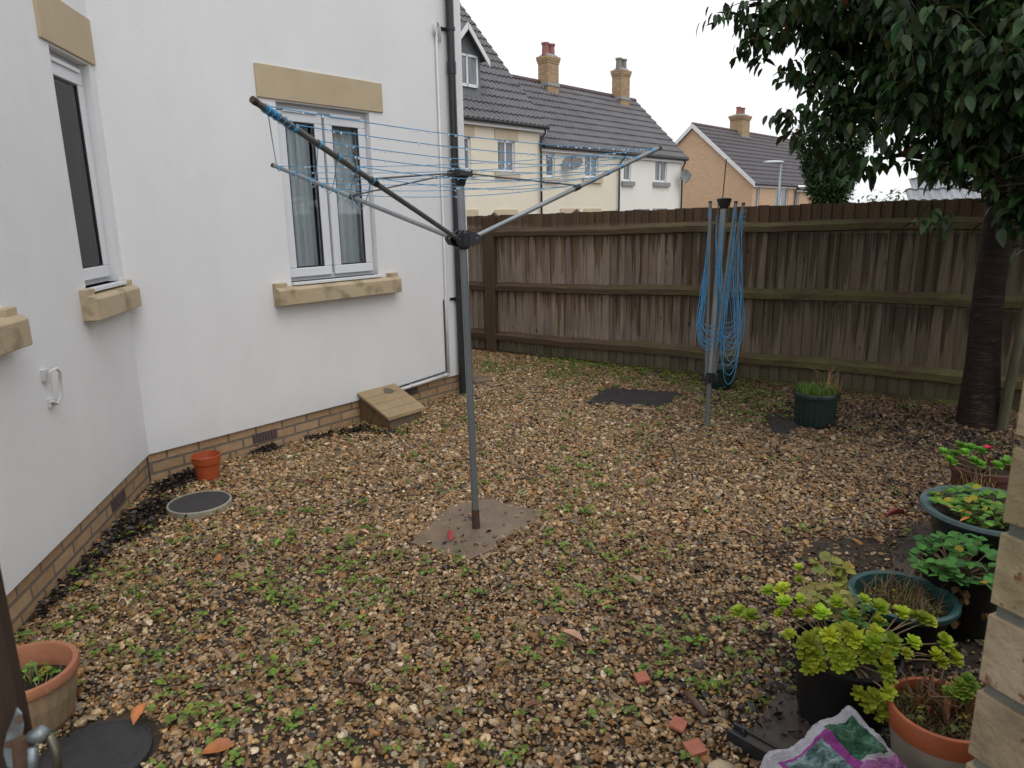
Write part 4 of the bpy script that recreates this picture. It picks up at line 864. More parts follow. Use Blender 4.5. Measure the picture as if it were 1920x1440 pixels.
def rosettes(name, P, S, up, base, parent, mt=None):
    pv, pd, ps, pc = [], [], [], []
    for p, s_, u in zip(P, S, up):
        u = np.array(u) / np.linalg.norm(u); a = np.cross(u, [.3, .9, .2]); a /= np.linalg.norm(a); b2 = np.cross(u, a); cb = np.array(base) * random.uniform(.6, 1.3) * np.array([random.uniform(.85, 1.15), 1, random.uniform(.8, 1.2)])
        for ring, (nn, el, sc) in enumerate(((9, .05, 1.), (8, .5, .85), (6, 1.0, .6), (3, 1.35, .4))):
            for k in range(nn):
                th = 2 * math.pi * (k + ring * .5) / nn + random.uniform(-.2, .2); e_ = el + random.uniform(-.12, .12)
                d = (a * math.cos(th) + b2 * math.sin(th)) * math.cos(e_) + u * math.sin(e_)
                pv.append(p); pd.append(d); ps.append(s_ * sc * random.uniform(.85, 1.1)); pc.append(np.clip(cb * (1 + .12 * ring) * random.uniform(.85, 1.12), 0, 1))
    return leaves(name, np.array(pv), np.array(pd), np.array(ps), np.array(pc), mt or M['petal'], parent, (SV, SF), np.zeros(len(pv)))
def stems(name, pairs, r_, mt, parent, sagf=.0):
    b_ = MB()
    for p, q in pairs:
        p, q = np.array(p), np.array(q); m_ = (p + q) / 2 + np.array([random.uniform(-.02, .02), random.uniform(-.02, .02), sagf]); b_.tube([p, p * .5 + m_ * .5 + np.array([0, 0, sagf * .3]), m_, (m_ + q) / 2 + np.array([0, 0, sagf * .3]), q], r_, 5)
    return b_.build(name, mt, parent, smooth=True)
def trefoils(P, size, up=None, spread=1.0):
    """three leaflets at every point -> arrays of points, directions, sizes"""
    pp, dd, ss = [], [], []
    for p in P:
        th0 = random.uniform(0, 6.28); tilt = random.uniform(-.25, .45)
        for k in range(3):
            th = th0 + k * 2.09 * spread + random.uniform(-.15, .15); pp.append(p); dd.append((math.cos(th), math.sin(th), tilt + random.uniform(-.2, .2))); ss.append(size * random.uniform(.8, 1.15))
    return np.array(pp), np.array(dd), np.array(ss)
def straw(root, c, z, r_, n, base, size=.045, hspread=.07, yellow=.12):
    P = [];  prs = []
    for _ in range(n):
        th = random.uniform(0, 6.28); rr = r_ * math.sqrt(random.random()); q = np.array([c[0] + rr * math.cos(th), c[1] + rr * math.sin(th), z + hspread * random.uniform(.1, 1) * (1.15 - rr / r_ * .6)]); P.append(q); prs.append((np.array([c[0] + rr * .3 * math.cos(th), c[1] + rr * .3 * math.sin(th), z - .04]), q))
    pp, dd, ss = trefoils(P, size); C = jit(base, len(pp), .35)
    yl = rng.random(len(pp)) < yellow; C[yl] = jit((.42, .33, .04), yl.sum(), .3)
    leaves('foliage', pp, dd, ss, C, M['leafgreen'], root, (RV, RF)); stems('stems', prs, .0018, M['drystem'], root)
def blades(name, c, r_, z, n, h, base, parent=None, out=.5, wd=.004, origin=None):
    V = []; C = []
    for _ in range(n):
        th = random.uniform(0, 6.28); rr = r_ * math.sqrt(random.random()); p = np.array([c[0] + rr * math.cos(th), c[1] + rr * math.sin(th), z]); a = random.uniform(0, 6.28); o_ = np.array([math.cos(a), math.sin(a), 0]) * out * random.uniform(.2, 1); hh = h * random.uniform(.4, 1.1); sdv = np.array([-o_[1], o_[0], 0]); sdv = sdv / (np.linalg.norm(sdv) + 1e-6) * wd * random.uniform(.6, 1.3)
        m_ = p + o_ * hh * .4 + np.array([0, 0, hh * .65]); e_ = p + o_ * hh * 1.2 + np.array([0, 0, hh * random.uniform(.7, 1)]); V.append([p - sdv, p + sdv, m_ - sdv * .8, m_ + sdv * .8, e_]); C.append(np.array(base) * random.uniform(.6, 1.3) * np.array([random.uniform(.8, 1.5), 1, 1]))
    return bulk(name, np.array(V), [(0, 1, 3), (0, 3, 2), (2, 3, 4)], np.clip(np.array(C), 0, 1), M['grassm'], parent, origin)

# orange empty pot by the house
c = gp(391, 898); c = np.array([c[0], c[1], 0]); R0 = thing('plant_pot', (c[0], c[1], 0), 'empty bright orange plastic pot standing by the house plinth', 'plant pot')
pot(R0, c, [(.001, .004), (.070, 0), (.083, .125), (.079, .12), (.066, .01), (.001, .012)], 'orangepot', [(.084, .120), (.091, .122), (.095, .172), (.091, .174), (.085, .13), (.081, .12)], 'orangepot')
# ribbed weathered terracotta pot at the lower left
c = gp(50, 1308, .12); c = np.array([c[0], c[1], 0]); TR = thing('potted_plant', (c[0], c[1], 0), 'ribbed weathered terracotta pot with small weeds beside the gate post', 'potted plant')
pot(TR, c, [(.001, .004), (.105, 0), (.13, .04), (.152, .13), (.158, .20)], 'terraold', [(.158, .195), (.170, .20), (.174, .215), (.168, .232), (.152, .232), (.147, .215), (.143, .13), (.12, .05)], 'terra', .15, .146, fl=.012, n=96)
straw(TR, c, .155, .12, 26, (.16, .30, .05), .022, .05, .1); blades('grass_blades', c, .12, .15, 40, .07, (.16, .22, .06), TR)
# green pot with grass
c = gp(1526, 796); c = np.array([c[0], c[1] + .0, 0]); GPt = thing('potted_plant', (c[0], c[1], 0), 'dark green ribbed pot of shaggy grass in front of the fence', 'potted plant')
pot(GPt, c, [(.001, .004), (.135, 0), (.150, .02), (.158, .25)], 'greenpl', [(.155, .24), (.178, .245), (.182, .275), (.176, .285), (.155, .28), (.145, .1)], 'greenpl', .24, .155, fl=.035, n=96)
blades('grass_blades', c, .155, .24, 520, .12, (.13, .26, .045), GPt, .7, .0035); blades('dry_grass', c + np.array([.1, -.03, 0]), .08, .24, 60, .30, (.38, .27, .14), GPt, 1.1, .0016)
straw(GPt, c, .25, .15, 22, (.2, .28, .05), .022, .06, .35)
# green pot behind the folded airer
c = gp(1350, 728); c = np.array([c[0], c[1], 0]); G2 = thing('plant_pot', (c[0], c[1], 0), 'small dark green pot tucked behind the folded airer by the fence', 'plant pot')
pot(G2, c, [(.001, .004), (.115, 0), (.14, .20)], 'greenpl', [(.138, .195), (.158, .2), (.16, .225), (.15, .23), (.13, .2), (.12, .08)], 'greenpl', .16, .135)
# big black pot of sedum and strawberry
c = gp(1580, 1222, .30); c = np.array([c[0] + .02, c[1] + .02, 0]); BP = thing('potted_plant', (c[0], c[1], 0), 'large black pot overflowing with lime green succulents and yellowing leaves', 'potted plant', GRP)
pot(BP, c, [(.001, .004), (.125, 0), (.158, .28)], 'blackpot', [(.156, .27), (.168, .275), (.17, .295), (.16, .30), (.15, .28), (.14, .12)], 'blackpot', .26, .152)
LIME = (.50, .58, .06)
Ps, Us, prs = [], [], []
for (px, py, z) in [(1467, 1105, .38), (1500, 1088, .38), (1497, 1065, .42), (1440, 1108, .34), (1470, 1130, .36), (1500, 1122, .40), (1480, 1190, .30), (1518, 1205, .28), (1545, 1195, .30), (1530, 1230, .26), (1535, 1250, .24), (1575, 1225, .27), (1572, 1248, .25), (1590, 1238, .26), (1622, 1215, .29), (1620, 1235, .27), (1640, 1205, .30), (1662, 1255, .25), (1665, 1270, .24), (1672, 1205, .33), (1712, 1205, .33), (1700, 1225, .31), (1730, 1160, .38), (1715, 1155, .38), (1745, 1165, .37), (1690, 1150, .38), (1755, 1230, .30), (1765, 1240, .29), (1790, 1235, .29), (1665, 1298, .18), (1610, 1300, .16), (1625, 1320, .13), (1650, 1345, .10), (1655, 1330, .11), (1460, 1150, .33), (1408, 1155, .25), (1386, 1148, .23), (1570, 1130, .40), (1600, 1150, .40), (1650, 1140, .40), (1620, 1125, .42), (1640, 1310, .15), (1560, 1205, .3), (1605, 1200, .31), (1540, 1150, .38), (1500, 1150, .36), (1770, 1205, .33)]:
    q = gp(px, py, z)
    if py > 1185 and 1480 < px < 1700: q = atd(px, py, math.hypot(c[0], c[1]) - .175)
    Ps.append(q); d = q - np.array([c[0], c[1], .28]); u = np.array([d[0], d[1], .0]) * 1.3 + np.array([-.1, -.5, .75]); Us.append(u)
    prs.append((np.array([c[0] + d[0] * .25, c[1] + d[1] * .25, .27]), q - u / np.linalg.norm(u) * .006))
for _ in range(9):
    k_ = gp(1500 + 9.5 * _ , 1185, .3); k_ = atd(random.uniform(1490, 1690), random.uniform(1180, 1262), math.hypot(c[0], c[1]) - random.uniform(.13, .19)); Ps.append(k_); Us.append(np.array([-.2, -.7, .7])); prs.append((np.array([c[0], c[1], .27]) * .4 + k_ * .6 + np.array([0, 0, .03]), k_))
for _ in range(12):
    th = random.uniform(0, 6.28); rr_ = .17 * math.sqrt(random.random()); q = np.array([c[0] + rr_ * math.cos(th), c[1] + rr_ * math.sin(th), .30 + .09 * random.random()]); Ps.append(q); Us.append(np.array([math.cos(th) * .4 - .1, math.sin(th) * .4 - .4, .8])); prs.append((np.array([c[0] + rr_ * .5 * math.cos(th), c[1] + rr_ * .5 * math.sin(th), .27]), q))
rosettes('foliage', Ps, [random.uniform(.020, .038) for _ in Ps], Us, LIME, BP)
stems('stems', prs, .0026, M['drystem'], BP, .015)
for cx_, cy_, z_, n_, bse, sz_ in ((1560, 1095, .36, 16, (.36, .36, .07), .042), (1545, 1125, .38, 22, (.33, .30, .09), .036), (1590, 1150, .36, 22, (.12, .26, .05), .034), (1625, 1190, .33, 22, (.13, .27, .05), .032)):
    q = gp(cx_, cy_, z_); P = [q + np.array([random.uniform(-.09, .09), random.uniform(-.08, .08), random.uniform(-.04, .03)]) for _ in range(n_)]; pp, dd, ss = trefoils(P, sz_); leaves('leaves', pp, dd, ss, jit(bse, len(pp), .3), M['leafgreen'], BP, (RV, RF))
P = [gp(px, py, z) for px, py, z in ((1538, 1035, .46), (1555, 1050, .45), (1530, 1052, .45), (1545, 1062, .44))]; q0 = gp(1555, 1120, .38)
leaves('tall_leaves', np.array(P), rng.normal(0, 1, (4, 3)) * np.array([1, 1, .3]) + np.array([.1, -.3, .1]), np.full(4, .055), jit((.33, .33, .08), 4, .15), M['leafgreen'], BP, (RV, RF)); stems('tall_stems', [(q0, p) for p in P], .0016, M['drystem'], BP)
# terracotta and cream pot, lower right
c = gp(1768, 1326, .27); c = np.array([c[0], c[1], 0]); CP = thing('potted_plant', (c[0], c[1], 0), 'cream glazed pot with a terracotta rim and mossy soil beside the brick wall', 'potted plant', GRP)
pot(CP, c, [(.001, .004), (.10, 0), (.118, .08), (.137, .20)], 'creamglaze', [(.1372, .199), (.142, .2), (.148, .262), (.146, .268), (.134, .268), (.131, .25), (.128, .15)], 'terrared', .232, .13)
b_ = MB(); th0 = -1.95
pts = [(0, -.07), (.35, -.055), (.6, -.02), (.62, .02), (.4, .035), (.1, .03), (.05, .0), (.2, -.02)]
b_.add([(c[0] + (.1315 + (z + .07) * .11) * math.cos(th0 + a * .45), c[1] + (.1315 + (z + .07) * .11) * math.sin(th0 + a * .45), .13 + z) for a, z in pts], [tuple(range(len(pts)))]); b_.build('painted_motif', M['rust'], CP)
straw(CP, c, .24, .12, 40, (.12, .16, .045), .013, .035, .3); blades('moss_tufts', c, .125, .232, 900, .035, (.13, .105, .04), CP, .9, .0026)
blades('dead_leaves', c + np.array([.02, .04, 0]), .09, .24, 90, .09, (.20, .10, .05), CP, .9, .005)
P = [gp(px, py, z) for px, py, z in ((1800, 1285, .33), (1815, 1275, .34), (1795, 1300, .31), (1812, 1300, .31), (1780, 1300, .30), (1822, 1290, .32), (1803, 1310, .29))]
rosettes('succulent_foliage', P, [.026] * len(P), [(0, -.4, 1)] * len(P), (.28, .42, .06), CP); stems('stems', [(np.array([c[0] + .02, c[1], .24]), p) for p in P], .002, M['drystem'], CP)
# teal bowl
c = gp(1692, 1120, .20); c = np.array([c[0], c[1], 0]); TB = thing('potted_plant', (c[0], c[1], 0), 'round teal plastic pot of dead stems between the board and the brick wall', 'potted plant', GRP)
pot(TB, c, [(.001, .004), (.13, 0), (.178, .19)], 'blackpot', [(.176, .18), (.192, .185), (.201, .198), (.199, .213), (.188, .219), (.174, .212), (.165, .17), (.155, .1)], 'tealpl', .155, .166)
blades('dead_stems', c, .15, .155, 260, .10, (.20, .15, .07), TB, .9, .0022); straw(TB, c, .16, .14, 24, (.14, .20, .05), .015, .06, .3); blades('dry_stalks', c, .12, .15, 26, .24, (.24, .16, .09), TB, .8, .0014)
blades('moss_tufts', c, .155, .155, 500, .03, (.11, .12, .03), TB, .9, .003)
# dark pot of strawberry
c = gp(1800, 1062, .30); c = np.array([c[0] + .05, c[1] + .05, 0]); ST = thing('potted_plant', (c[0], c[1], 0), 'black pot with a dense cushion of green strawberry leaves behind the teal pot', 'potted plant', GRP)
pot(ST, c, [(.001, .004), (.12, 0), (.15, .27)], 'blackpot', [(.148, .265), (.16, .27), (.16, .29), (.15, .292), (.14, .2)], 'blackpot', .25, .146)
straw(ST, c + np.array([-.03, -.02, 0]), .30, .20, 66, (.085, .25, .055), .043, .085, .05)
P = [c + np.array([random.uniform(-.2, .2), random.uniform(-.2, .05), random.uniform(.12, .27)]) for _ in range(18)]; pp, dd, ss = trefoils(P, .035); leaves('withered_leaves', pp, dd + np.array([0, 0, -.9]), ss, jit((.22, .13, .04), len(pp), .4), M['leafgreen'], ST, (RV, RF))
# faded teal planter
c = gp(1862, 955, .32); c = np.array([c[0], c[1], 0]); TP = thing('potted_plant', (c[0], c[1], 0), 'wide faded teal planter of strawberry leaves beside the end of the board', 'potted plant', GRP)
pot(TP, c, [(.001, .004), (.20, 0), (.262, .30)], 'greenpl', [(.26, .285), (.285, .29), (.305, .31), (.300, .325), (.262, .318), (.25, .28), (.24, .2)], 'tealgrey', .27, .25)
straw(TP, c, .30, .25, 115, (.15, .32, .055), .042, .08, .14)
P = [c + np.array([-.22 + random.uniform(-.06, .05), -.08 + random.uniform(-.07, .1), .34]) for _ in range(4)]; leaves('fallen_leaves', np.array(P), rng.normal(0, 1, (4, 3)) * np.array([1, 1, .1]), np.full(4, .05), jit((.55, .22, .05), 4, .3), M['litter'], TP)
# brown pot with succulent and pink flower
c = gp(1845, 893, .22); c = np.array([c[0], c[1], 0]); BR = thing('potted_plant', (c[0], c[1], 0), 'dark brown pot of green succulents with one pink flower below the cherry tree', 'potted plant', GRP)
pot(BR, c, [(.001, .004), (.13, 0), (.165, .25)], 'brownpot', [(.163, .245), (.175, .25), (.175, .28), (.165, .285), (.155, .2)], 'brownpot', .24, .16)
P = [gp(px + random.uniform(-5, 5), py + random.uniform(-3, 3), z) for px, py, z in ((1770, 848, .33), (1785, 852, .33), (1800, 838, .37), (1808, 850, .35), (1825, 842, .36), (1830, 868, .32), (1838, 872, .31), (1822, 864, .32), (1865, 872, .32), (1872, 875, .31), (1883, 865, .33), (1890, 862, .33), (1778, 860, .30), (1790, 866, .29), (1835, 845, .35), (1812, 838, .36))]
rosettes('foliage', P, [.034] * len(P), [(0, -.5, 1)] * len(P), (.18, .42, .05), BR); stems('stems', [(np.array([c[0], c[1], .25]), p) for p in P], .003, M['drystem'], BR)
q = gp(1853, 842, .38); leaves('flower', np.repeat(q[None], 6, 0), np.column_stack([np.cos(np.arange(6)), np.sin(np.arange(6)), np.full(6, .9)]), np.full(6, .032), jit((.7, .03, .09), 6, .2), M['petal'], BR, (RV, RF)); stems('flower_stem', [(np.array([c[0], c[1], .26]), q)], .002, M['drystem'], BR)
blades('dry_grass', c + np.array([-.1, -.1, 0]), .1, .2, 110, .12, (.22, .16, .06), BR, .8, .003)
# blue pot rim just showing behind the pier
c = gp(1903, 885, .12); c = np.array([c[0], c[1], 0]); BLp = thing('plant_pot', (c[0], c[1], 0), 'small pale blue pot half hidden behind the brick wall', 'plant pot')
pot(BLp, c, [(.001, .004), (.05, 0), (.06, .11)], 'tealgrey', [(.058, .108), (.068, .11), (.07, .122), (.062, .126), (.055, .1)], 'bluerim' if 'bluerim' in M else 'blueline')

# ================================================================== COMPOST BAG
m, ns, ls, b = newmat('printed_bag'); tc = ns.new('ShaderNodeTexCoord'); sx = ns.new('ShaderNodeSeparateXYZ'); ls.new(tc.outputs['UV'], sx.inputs[0]); U_, V_ = sx.outputs[0], sx.outputs[1]
uvv = tc.outputs['UV']
def band_(a, lo, hi): return mth(ns, ls, 'MULTIPLY', mth(ns, ls, 'GREATER_THAN', a, lo), mth(ns, ls, 'LESS_THAN', a, hi))
nz = noise(ns, ls, uvv, 9, 6, .75, 1.2); nz2 = noise(ns, ls, uvv, 4, 5, .7, 2.5)
WH, PU = (.62, .60, .66), (.36, .06, .32)
wht = ramp(ns, ls, noise(ns, ls, uvv, 18, 5, .7), [(.3, (.46, .45, .52)), (.7, WH)])
pic = ramp(ns, ls, nz, [(.32, (.03, .05, .045)), (.45, (.10, .19, .18)), (.55, (.26, .38, .40)), (.66, (.50, .58, .60)), (.75, (.10, .03, .05))])
grn = ramp(ns, ls, nz, [(.35, (.012, .03, .02)), (.5, (.03, .13, .07)), (.62, (.11, .24, .15)), (.72, (.35, .35, .33))])
mauve = ramp(ns, ls, nz2, [(.4, PU), (.55, (.5, .2, .46)), (.68, WH)])
c = wht
fr_ = mth(ns, ls, 'MULTIPLY', band_(U_, .27, .66), band_(V_, .30, .86)); c = mixc(ns, ls, fr_, c, PU)
ins = mth(ns, ls, 'MULTIPLY', band_(U_, .30, .625), band_(V_, .34, .83)); c = mixc(ns, ls, ins, c, pic)
g2 = mth(ns, ls, 'MULTIPLY', band_(U_, .70, .93), band_(V_, .50, .89)); c = mixc(ns, ls, g2, c, grn)
pp2 = mth(ns, ls, 'MULTIPLY', band_(U_, .655, .70), mth(ns, ls, 'LESS_THAN', V_, .86)); c = mixc(ns, ls, mth(ns, ls, 'MULTIPLY', pp2, mth(ns, ls, 'LESS_THAN', V_, .93)), c, PU)
lowr = mth(ns, ls, 'MULTIPLY', mth(ns, ls, 'GREATER_THAN', U_, .60), mth(ns, ls, 'LESS_THAN', V_, .47)); c = mixc(ns, ls, lowr, c, mauve)
c = mixc(ns, ls, mth(ns, ls, 'MULTIPLY', mth(ns, ls, 'LESS_THAN', V_, .28), mth(ns, ls, 'GREATER_THAN', nz2, .5)), c, mauve)
c = mixc(ns, ls, mth(ns, ls, 'MULTIPLY', mth(ns, ls, 'LESS_THAN', U_, .10), mth(ns, ls, 'LESS_THAN', V_, .8)), c, PU)
c = mixc(ns, ls, mth(ns, ls, 'GREATER_THAN', V_, .94), c, wht)
c = mixc(ns, ls, ramp(ns, ls, noise(ns, ls, uvv, 60, 2, .5), [(.70, (0, 0, 0)), (.74, (.8, .8, .8))]), c, (.12, .09, .07))
ls.new(c, b.inputs['Base Color']); b.inputs['Roughness'].default_value = .24; bump(ns, ls, noise(ns, ls, uvv, 16, 6, .7, 2.5), b, .8, .02)
# corners of the bag: seal edge runs from A (high, towards the tree) to B (low left)
A_ = gp(1590, 1322, .30); B_ = gp(1432, 1432, .16); sl_ = B_ - A_
dn = (gp(1722, 1462, .17) - A_) * 1.35
NB = 44; vs = []; uvs = []
for side in (1, -1):
    for i in range(NB + 1):
        for j in range(NB + 1):
            a, t = i / NB, j / NB    # a along seal, t down the bag
            p = A_ + sl_ * (a * 1.25) + dn * t
            th = .085 * (math.sin(math.pi * min(1, a * 1.0)) ** .5) * (math.sin(math.pi * (t * .93 + .0)) ** .5 if t > 0 else 0)
            wr = .020 * mnoise.noise(Vector((a * 5, t * 5, side * 3))) + .012 * abs(mnoise.noise(Vector((a * 11 + t * 6, t * 9, 5)))) + .005 * mnoise.noise(Vector((a * 30, t * 24, 8)))
            nrm_ = np.array([-.25, -.35, .9]); nrm_ /= np.linalg.norm(nrm_); scal = (.007 * math.sin(a * 15) + .014 * mnoise.noise(Vector((a * 6, 3, 1)))) * (1 - t)
            p = p + nrm_ * (side * (th + (wr if t > 0 else 0)) + wr * .8) + dn / np.linalg.norm(dn) * scal
            vs.append(p); uvs.append((1 - a * .98 if side == 1 else 1 - a, 1 - t))
b_ = MB(); W_ = NB + 1
fs = [(k * W_ * W_ + i * W_ + j, k * W_ * W_ + i * W_ + j + 1, k * W_ * W_ + (i + 1) * W_ + j + 1, k * W_ * W_ + (i + 1) * W_ + j)[:: (1 if k == 0 else -1)] for k in (0, 1) for i in range(NB) for j in range(NB)]
b_.add(vs, fs); UV_ = np.array(uvs)
bag0 = gp(1590, 1440, .0); BAG = setp(b_.build('compost_bag', m, origin=(A_[0], A_[1] - .1, 0), smooth=True, uv=lambda V: UV_), 'crumpled white and purple compost bag leaning against the potted plants', 'bag')

# ================================================================== FOREGROUND GATE POST AND BRICK PIER
def atw(px, py, wd): d = ray(px, py); return EYEP + d * wd
E_ = atw(30, 1210, .55); pr = np.array([.95, -.3, 0]); 
b_ = MB(); pr = np.array([E_[0], E_[1], 0]) / math.hypot(E_[0], E_[1]); pe = np.array([-pr[1], pr[0], 0])   # pe points left of the sight line
GP = thing('gate_post', (E_[0], E_[1], 0), 'dark brown wooden gate post with a galvanised latch in the near left corner', 'gate post')
b_.obox((E_[0], E_[1], -.05), pe * .10 + pr * .0, pr * .10, (0, 0, 1.75)); b_.build('post', M['post'], GP, bevel=.006)
def lq(px, py, o=0): return atw(px, py, .545 - o)
b_ = MB(); # strap plate with two holes
def plate(pts, th, dirv, mt, name, par):
    q = MB(); n = len(pts); q.add([p for p in pts] + [p + dirv * th for p in pts], [tuple(range(n)), tuple(range(2 * n - 1, n - 1, -1))] + [(i, n + i, n + (i + 1) % n, (i + 1) % n) for i in range(n)]); return q.build(name, mt, par, bevel=.001)
outl = [(13, 1440), (6, 1415), (12, 1380), (26, 1345), (32, 1328), (42, 1338), (46, 1362), (40, 1400), (38, 1445)]
lat = plate([lq(x, y) for x, y in outl], .004, pr, M['galv'], 'latch_plate', GP)
b_ = MB(); 
for x, y in ((35, 1348), (16, 1396)): b_.tube([lq(x, y, .003), lq(x, y, -.002)], .0028, 12)
b_.build('latch_hole', M['rust'], lat)
b_ = MB(); b_.tube([lq(40, 1385, .006), lq(45, 1450, .006)], .0065, 12); b_.tube([lq(52, 1388, .004), lq(54, 1450, .004)], .004, 10); b_.build('latch_bolt', M['rust'], lat, smooth=True, angle=40)
b_ = MB(); b_.tube([lq(62, 1450, .006), lq(62, 1400, .006)], .004, 10); b_.tube([lq(56, 1383, .005), lq(76, 1376, .004), lq(86, 1382, .003)], [.0045, .0065, .006], 12); b_.build('shackle', M['galv'], lat, smooth=True)
b_ = MB(); b_.tube([lq(84, 1376, .002), lq(96, 1384, .002), lq(105, 1405, .002), lq(110, 1455, .002)], .0032, 10); b_.build('ring', mat('tarnished_steel', (.2, .19, .14), (.12, .11, .08), 30, .4, metal=.7), lat, smooth=True)

m = brickmat('pier_brick', (.36, .265, .175), (.29, .205, .13), (.20, .19, .175), bw=.225, rh=.075, ms=.011, speck=(.18, .085, .05), bm=.7); 
PE = atw(1868, 1050, .60); ya = R_(-23); fd = np.array([-math.sin(ya), -math.cos(ya), 0])     # face runs towards the camera
pd_ = np.array([math.cos(ya), -math.sin(ya), 0]); pd_ = np.array([fd[1] * -1, fd[0], 0]); 
BPi = thing('extended_brick_wall', (PE[0], PE[1], 0), 'near buff brick wall corner, built taller and longer out of view to shade the pots, with recessed mortar at the right edge of the photo', 'wall')
z0_ = atw(1862, 1153, .60)[2]; off = (z0_ % .075)
def brickcol(k): return tuple(np.array((1, 1, 1)) * random.uniform(.82, 1.1) * np.array([1, random.uniform(.95, 1.02), random.uniform(.9, 1.02)]))
bm_ = mat('pier_brick_face', (.37, .30, .185), (.23, .185, .115), 30, .9, .8, 80, .004, vcol=True, spots=(70, (.17, .08, .045), .62, .68), spec=.2)
b_ = MB(); mo = MB(); w1, w2 = .66, 2.6  # full height and unseen run to the right added to shade the pots
rows = 36; jm = .011
for r_ in range(rows):
    z = off - .075 + r_ * .075 + jm / 2; h = .075 - jm
    offs = [0, .215 + jm, .43 + 2 * jm] if r_ % 2 else [-0.0, .1025 + jm, .3175 + 2 * jm, .5325 + 3 * jm]
    ends = offs[1:] + [w1 + jm]
    for a, e_ in zip(offs, ends): b_.obox(PE + fd * a + np.array([0, 0, z - PE[2]]), fd * (e_ - a - jm), pd_ * .1025, (0, 0, h), brickcol(r_))
    xs_ = [.1025 + jm] + list(np.arange(.215 + jm if r_ % 2 else .3275 + jm, w2, .226)); xe_ = [q - jm for q in xs_[1:]] + [w2]
    for a, e_ in zip(xs_, xe_): b_.obox(PE + pd_ * a + np.array([0, 0, z - PE[2]]), pd_ * (e_ - a), fd * .1025, (0, 0, h), brickcol(r_))
b_.build('bricks', bm_, BPi, bevel=.003)
mo.obox((PE[0] + fd[0] * .004 + pd_[0] * .004, PE[1] + fd[1] * .004 + pd_[1] * .004, 0), fd * (w1 - .02), pd_ * (w2 - .02), (0, 0, off - .075 + rows * .075)); mo.build('mortar', mat('mortar', (.17, .17, .145), (.10, .10, .085), 30, .9, .8, 120, .003), BPi)

# ================================================================== CHERRY TREE
TBs = gp(1834, 796); TREE = thing('cherry_tree', (TBs[0], TBs[1], 0), 'cherry tree with dark banded bark and drooping leaves in front of the fence', 'tree')
dT = math.hypot(TBs[0], TBs[1]); tk = [np.array([TBs[0], TBs[1], -.1]), np.array([TBs[0], TBs[1], 0.02])]
for x, y in ((1838, 740), (1842, 680), (1849, 600), (1858, 520), (1870, 440), (1884, 340), (1892, 250), (1890, 140)): tk.append(atd(x, y, dT))
rr = [.178, .162, .138, .124, .114, .107, .103, .10, .098, .09]
b_ = MB(); b_.tube(tk, rr, 28)
for i, p in enumerate(b_.v):  # root flare and knobbly surface
    v_ = Vector(p); k = mnoise.noise(v_ * 5) * .012 + mnoise.noise(v_ * 17) * .004; cx = np.interp(v_.z, [q[2] for q in tk], [q[0] for q in tk]); cy = np.interp(v_.z, [q[2] for q in tk], [q[1] for q in tk]); d = Vector((v_.x - cx, v_.y - cy, 0)); b_.v[i] = tuple(v_ + d.normalized() * k * (1 if v_.z > .1 else 1.6))
top_ = tk[-1]
limbs = [([atd(1885, 330, dT), atd(1800, 220, dT - .2), atd(1690, 150, dT - .5), atd(1560, 90, dT - .7), atd(1530, -30, dT - .8)], [.075, .06, .052, .045, .03]),
         ([atd(1560, 90, dT - .7), atd(1480, 40, dT - .8), atd(1420, 10, dT - .9)], [.025, .014, .008]),
         ([top_, atd(1850, -60, dT - .4), atd(1800, -300, dT - .8)], [.09, .06, .035]), ([top_, atd(1960, 0, dT - .2), atd(2100, -150, dT - .5)], [.09, .06, .03]),
         ([atd(1890, 250, dT), atd(1960, 180, dT - .5), atd(2050, 100, dT - 1.4)], [.06, .04, .02]), ([atd(1888, 280, dT), atd(1790, 300, dT - .5), atd(1690, 290, dT - 1), atd(1640, 300, dT - 1.2)], [.05, .028, .016, .008]),
         ([atd(1690, 150, dT - .5), atd(1600, 200, dT - .9), atd(1540, 250, dT - 1.1)], [.03, .018, .007]), ([atd(1800, 220, dT - .2), atd(1740, 60, dT - .9), atd(1690, -40, dT - 1.6)], [.04, .03, .015]),
         ([atd(1890, 300, dT), atd(1850, 330, dT - .7), atd(1800, 350, dT - 1.5)], [.03, .018, .007])]
for p, r_ in limbs: b_.tube(p, r_, 12)
b_.build('trunk', M['bark'], TREE, smooth=True)
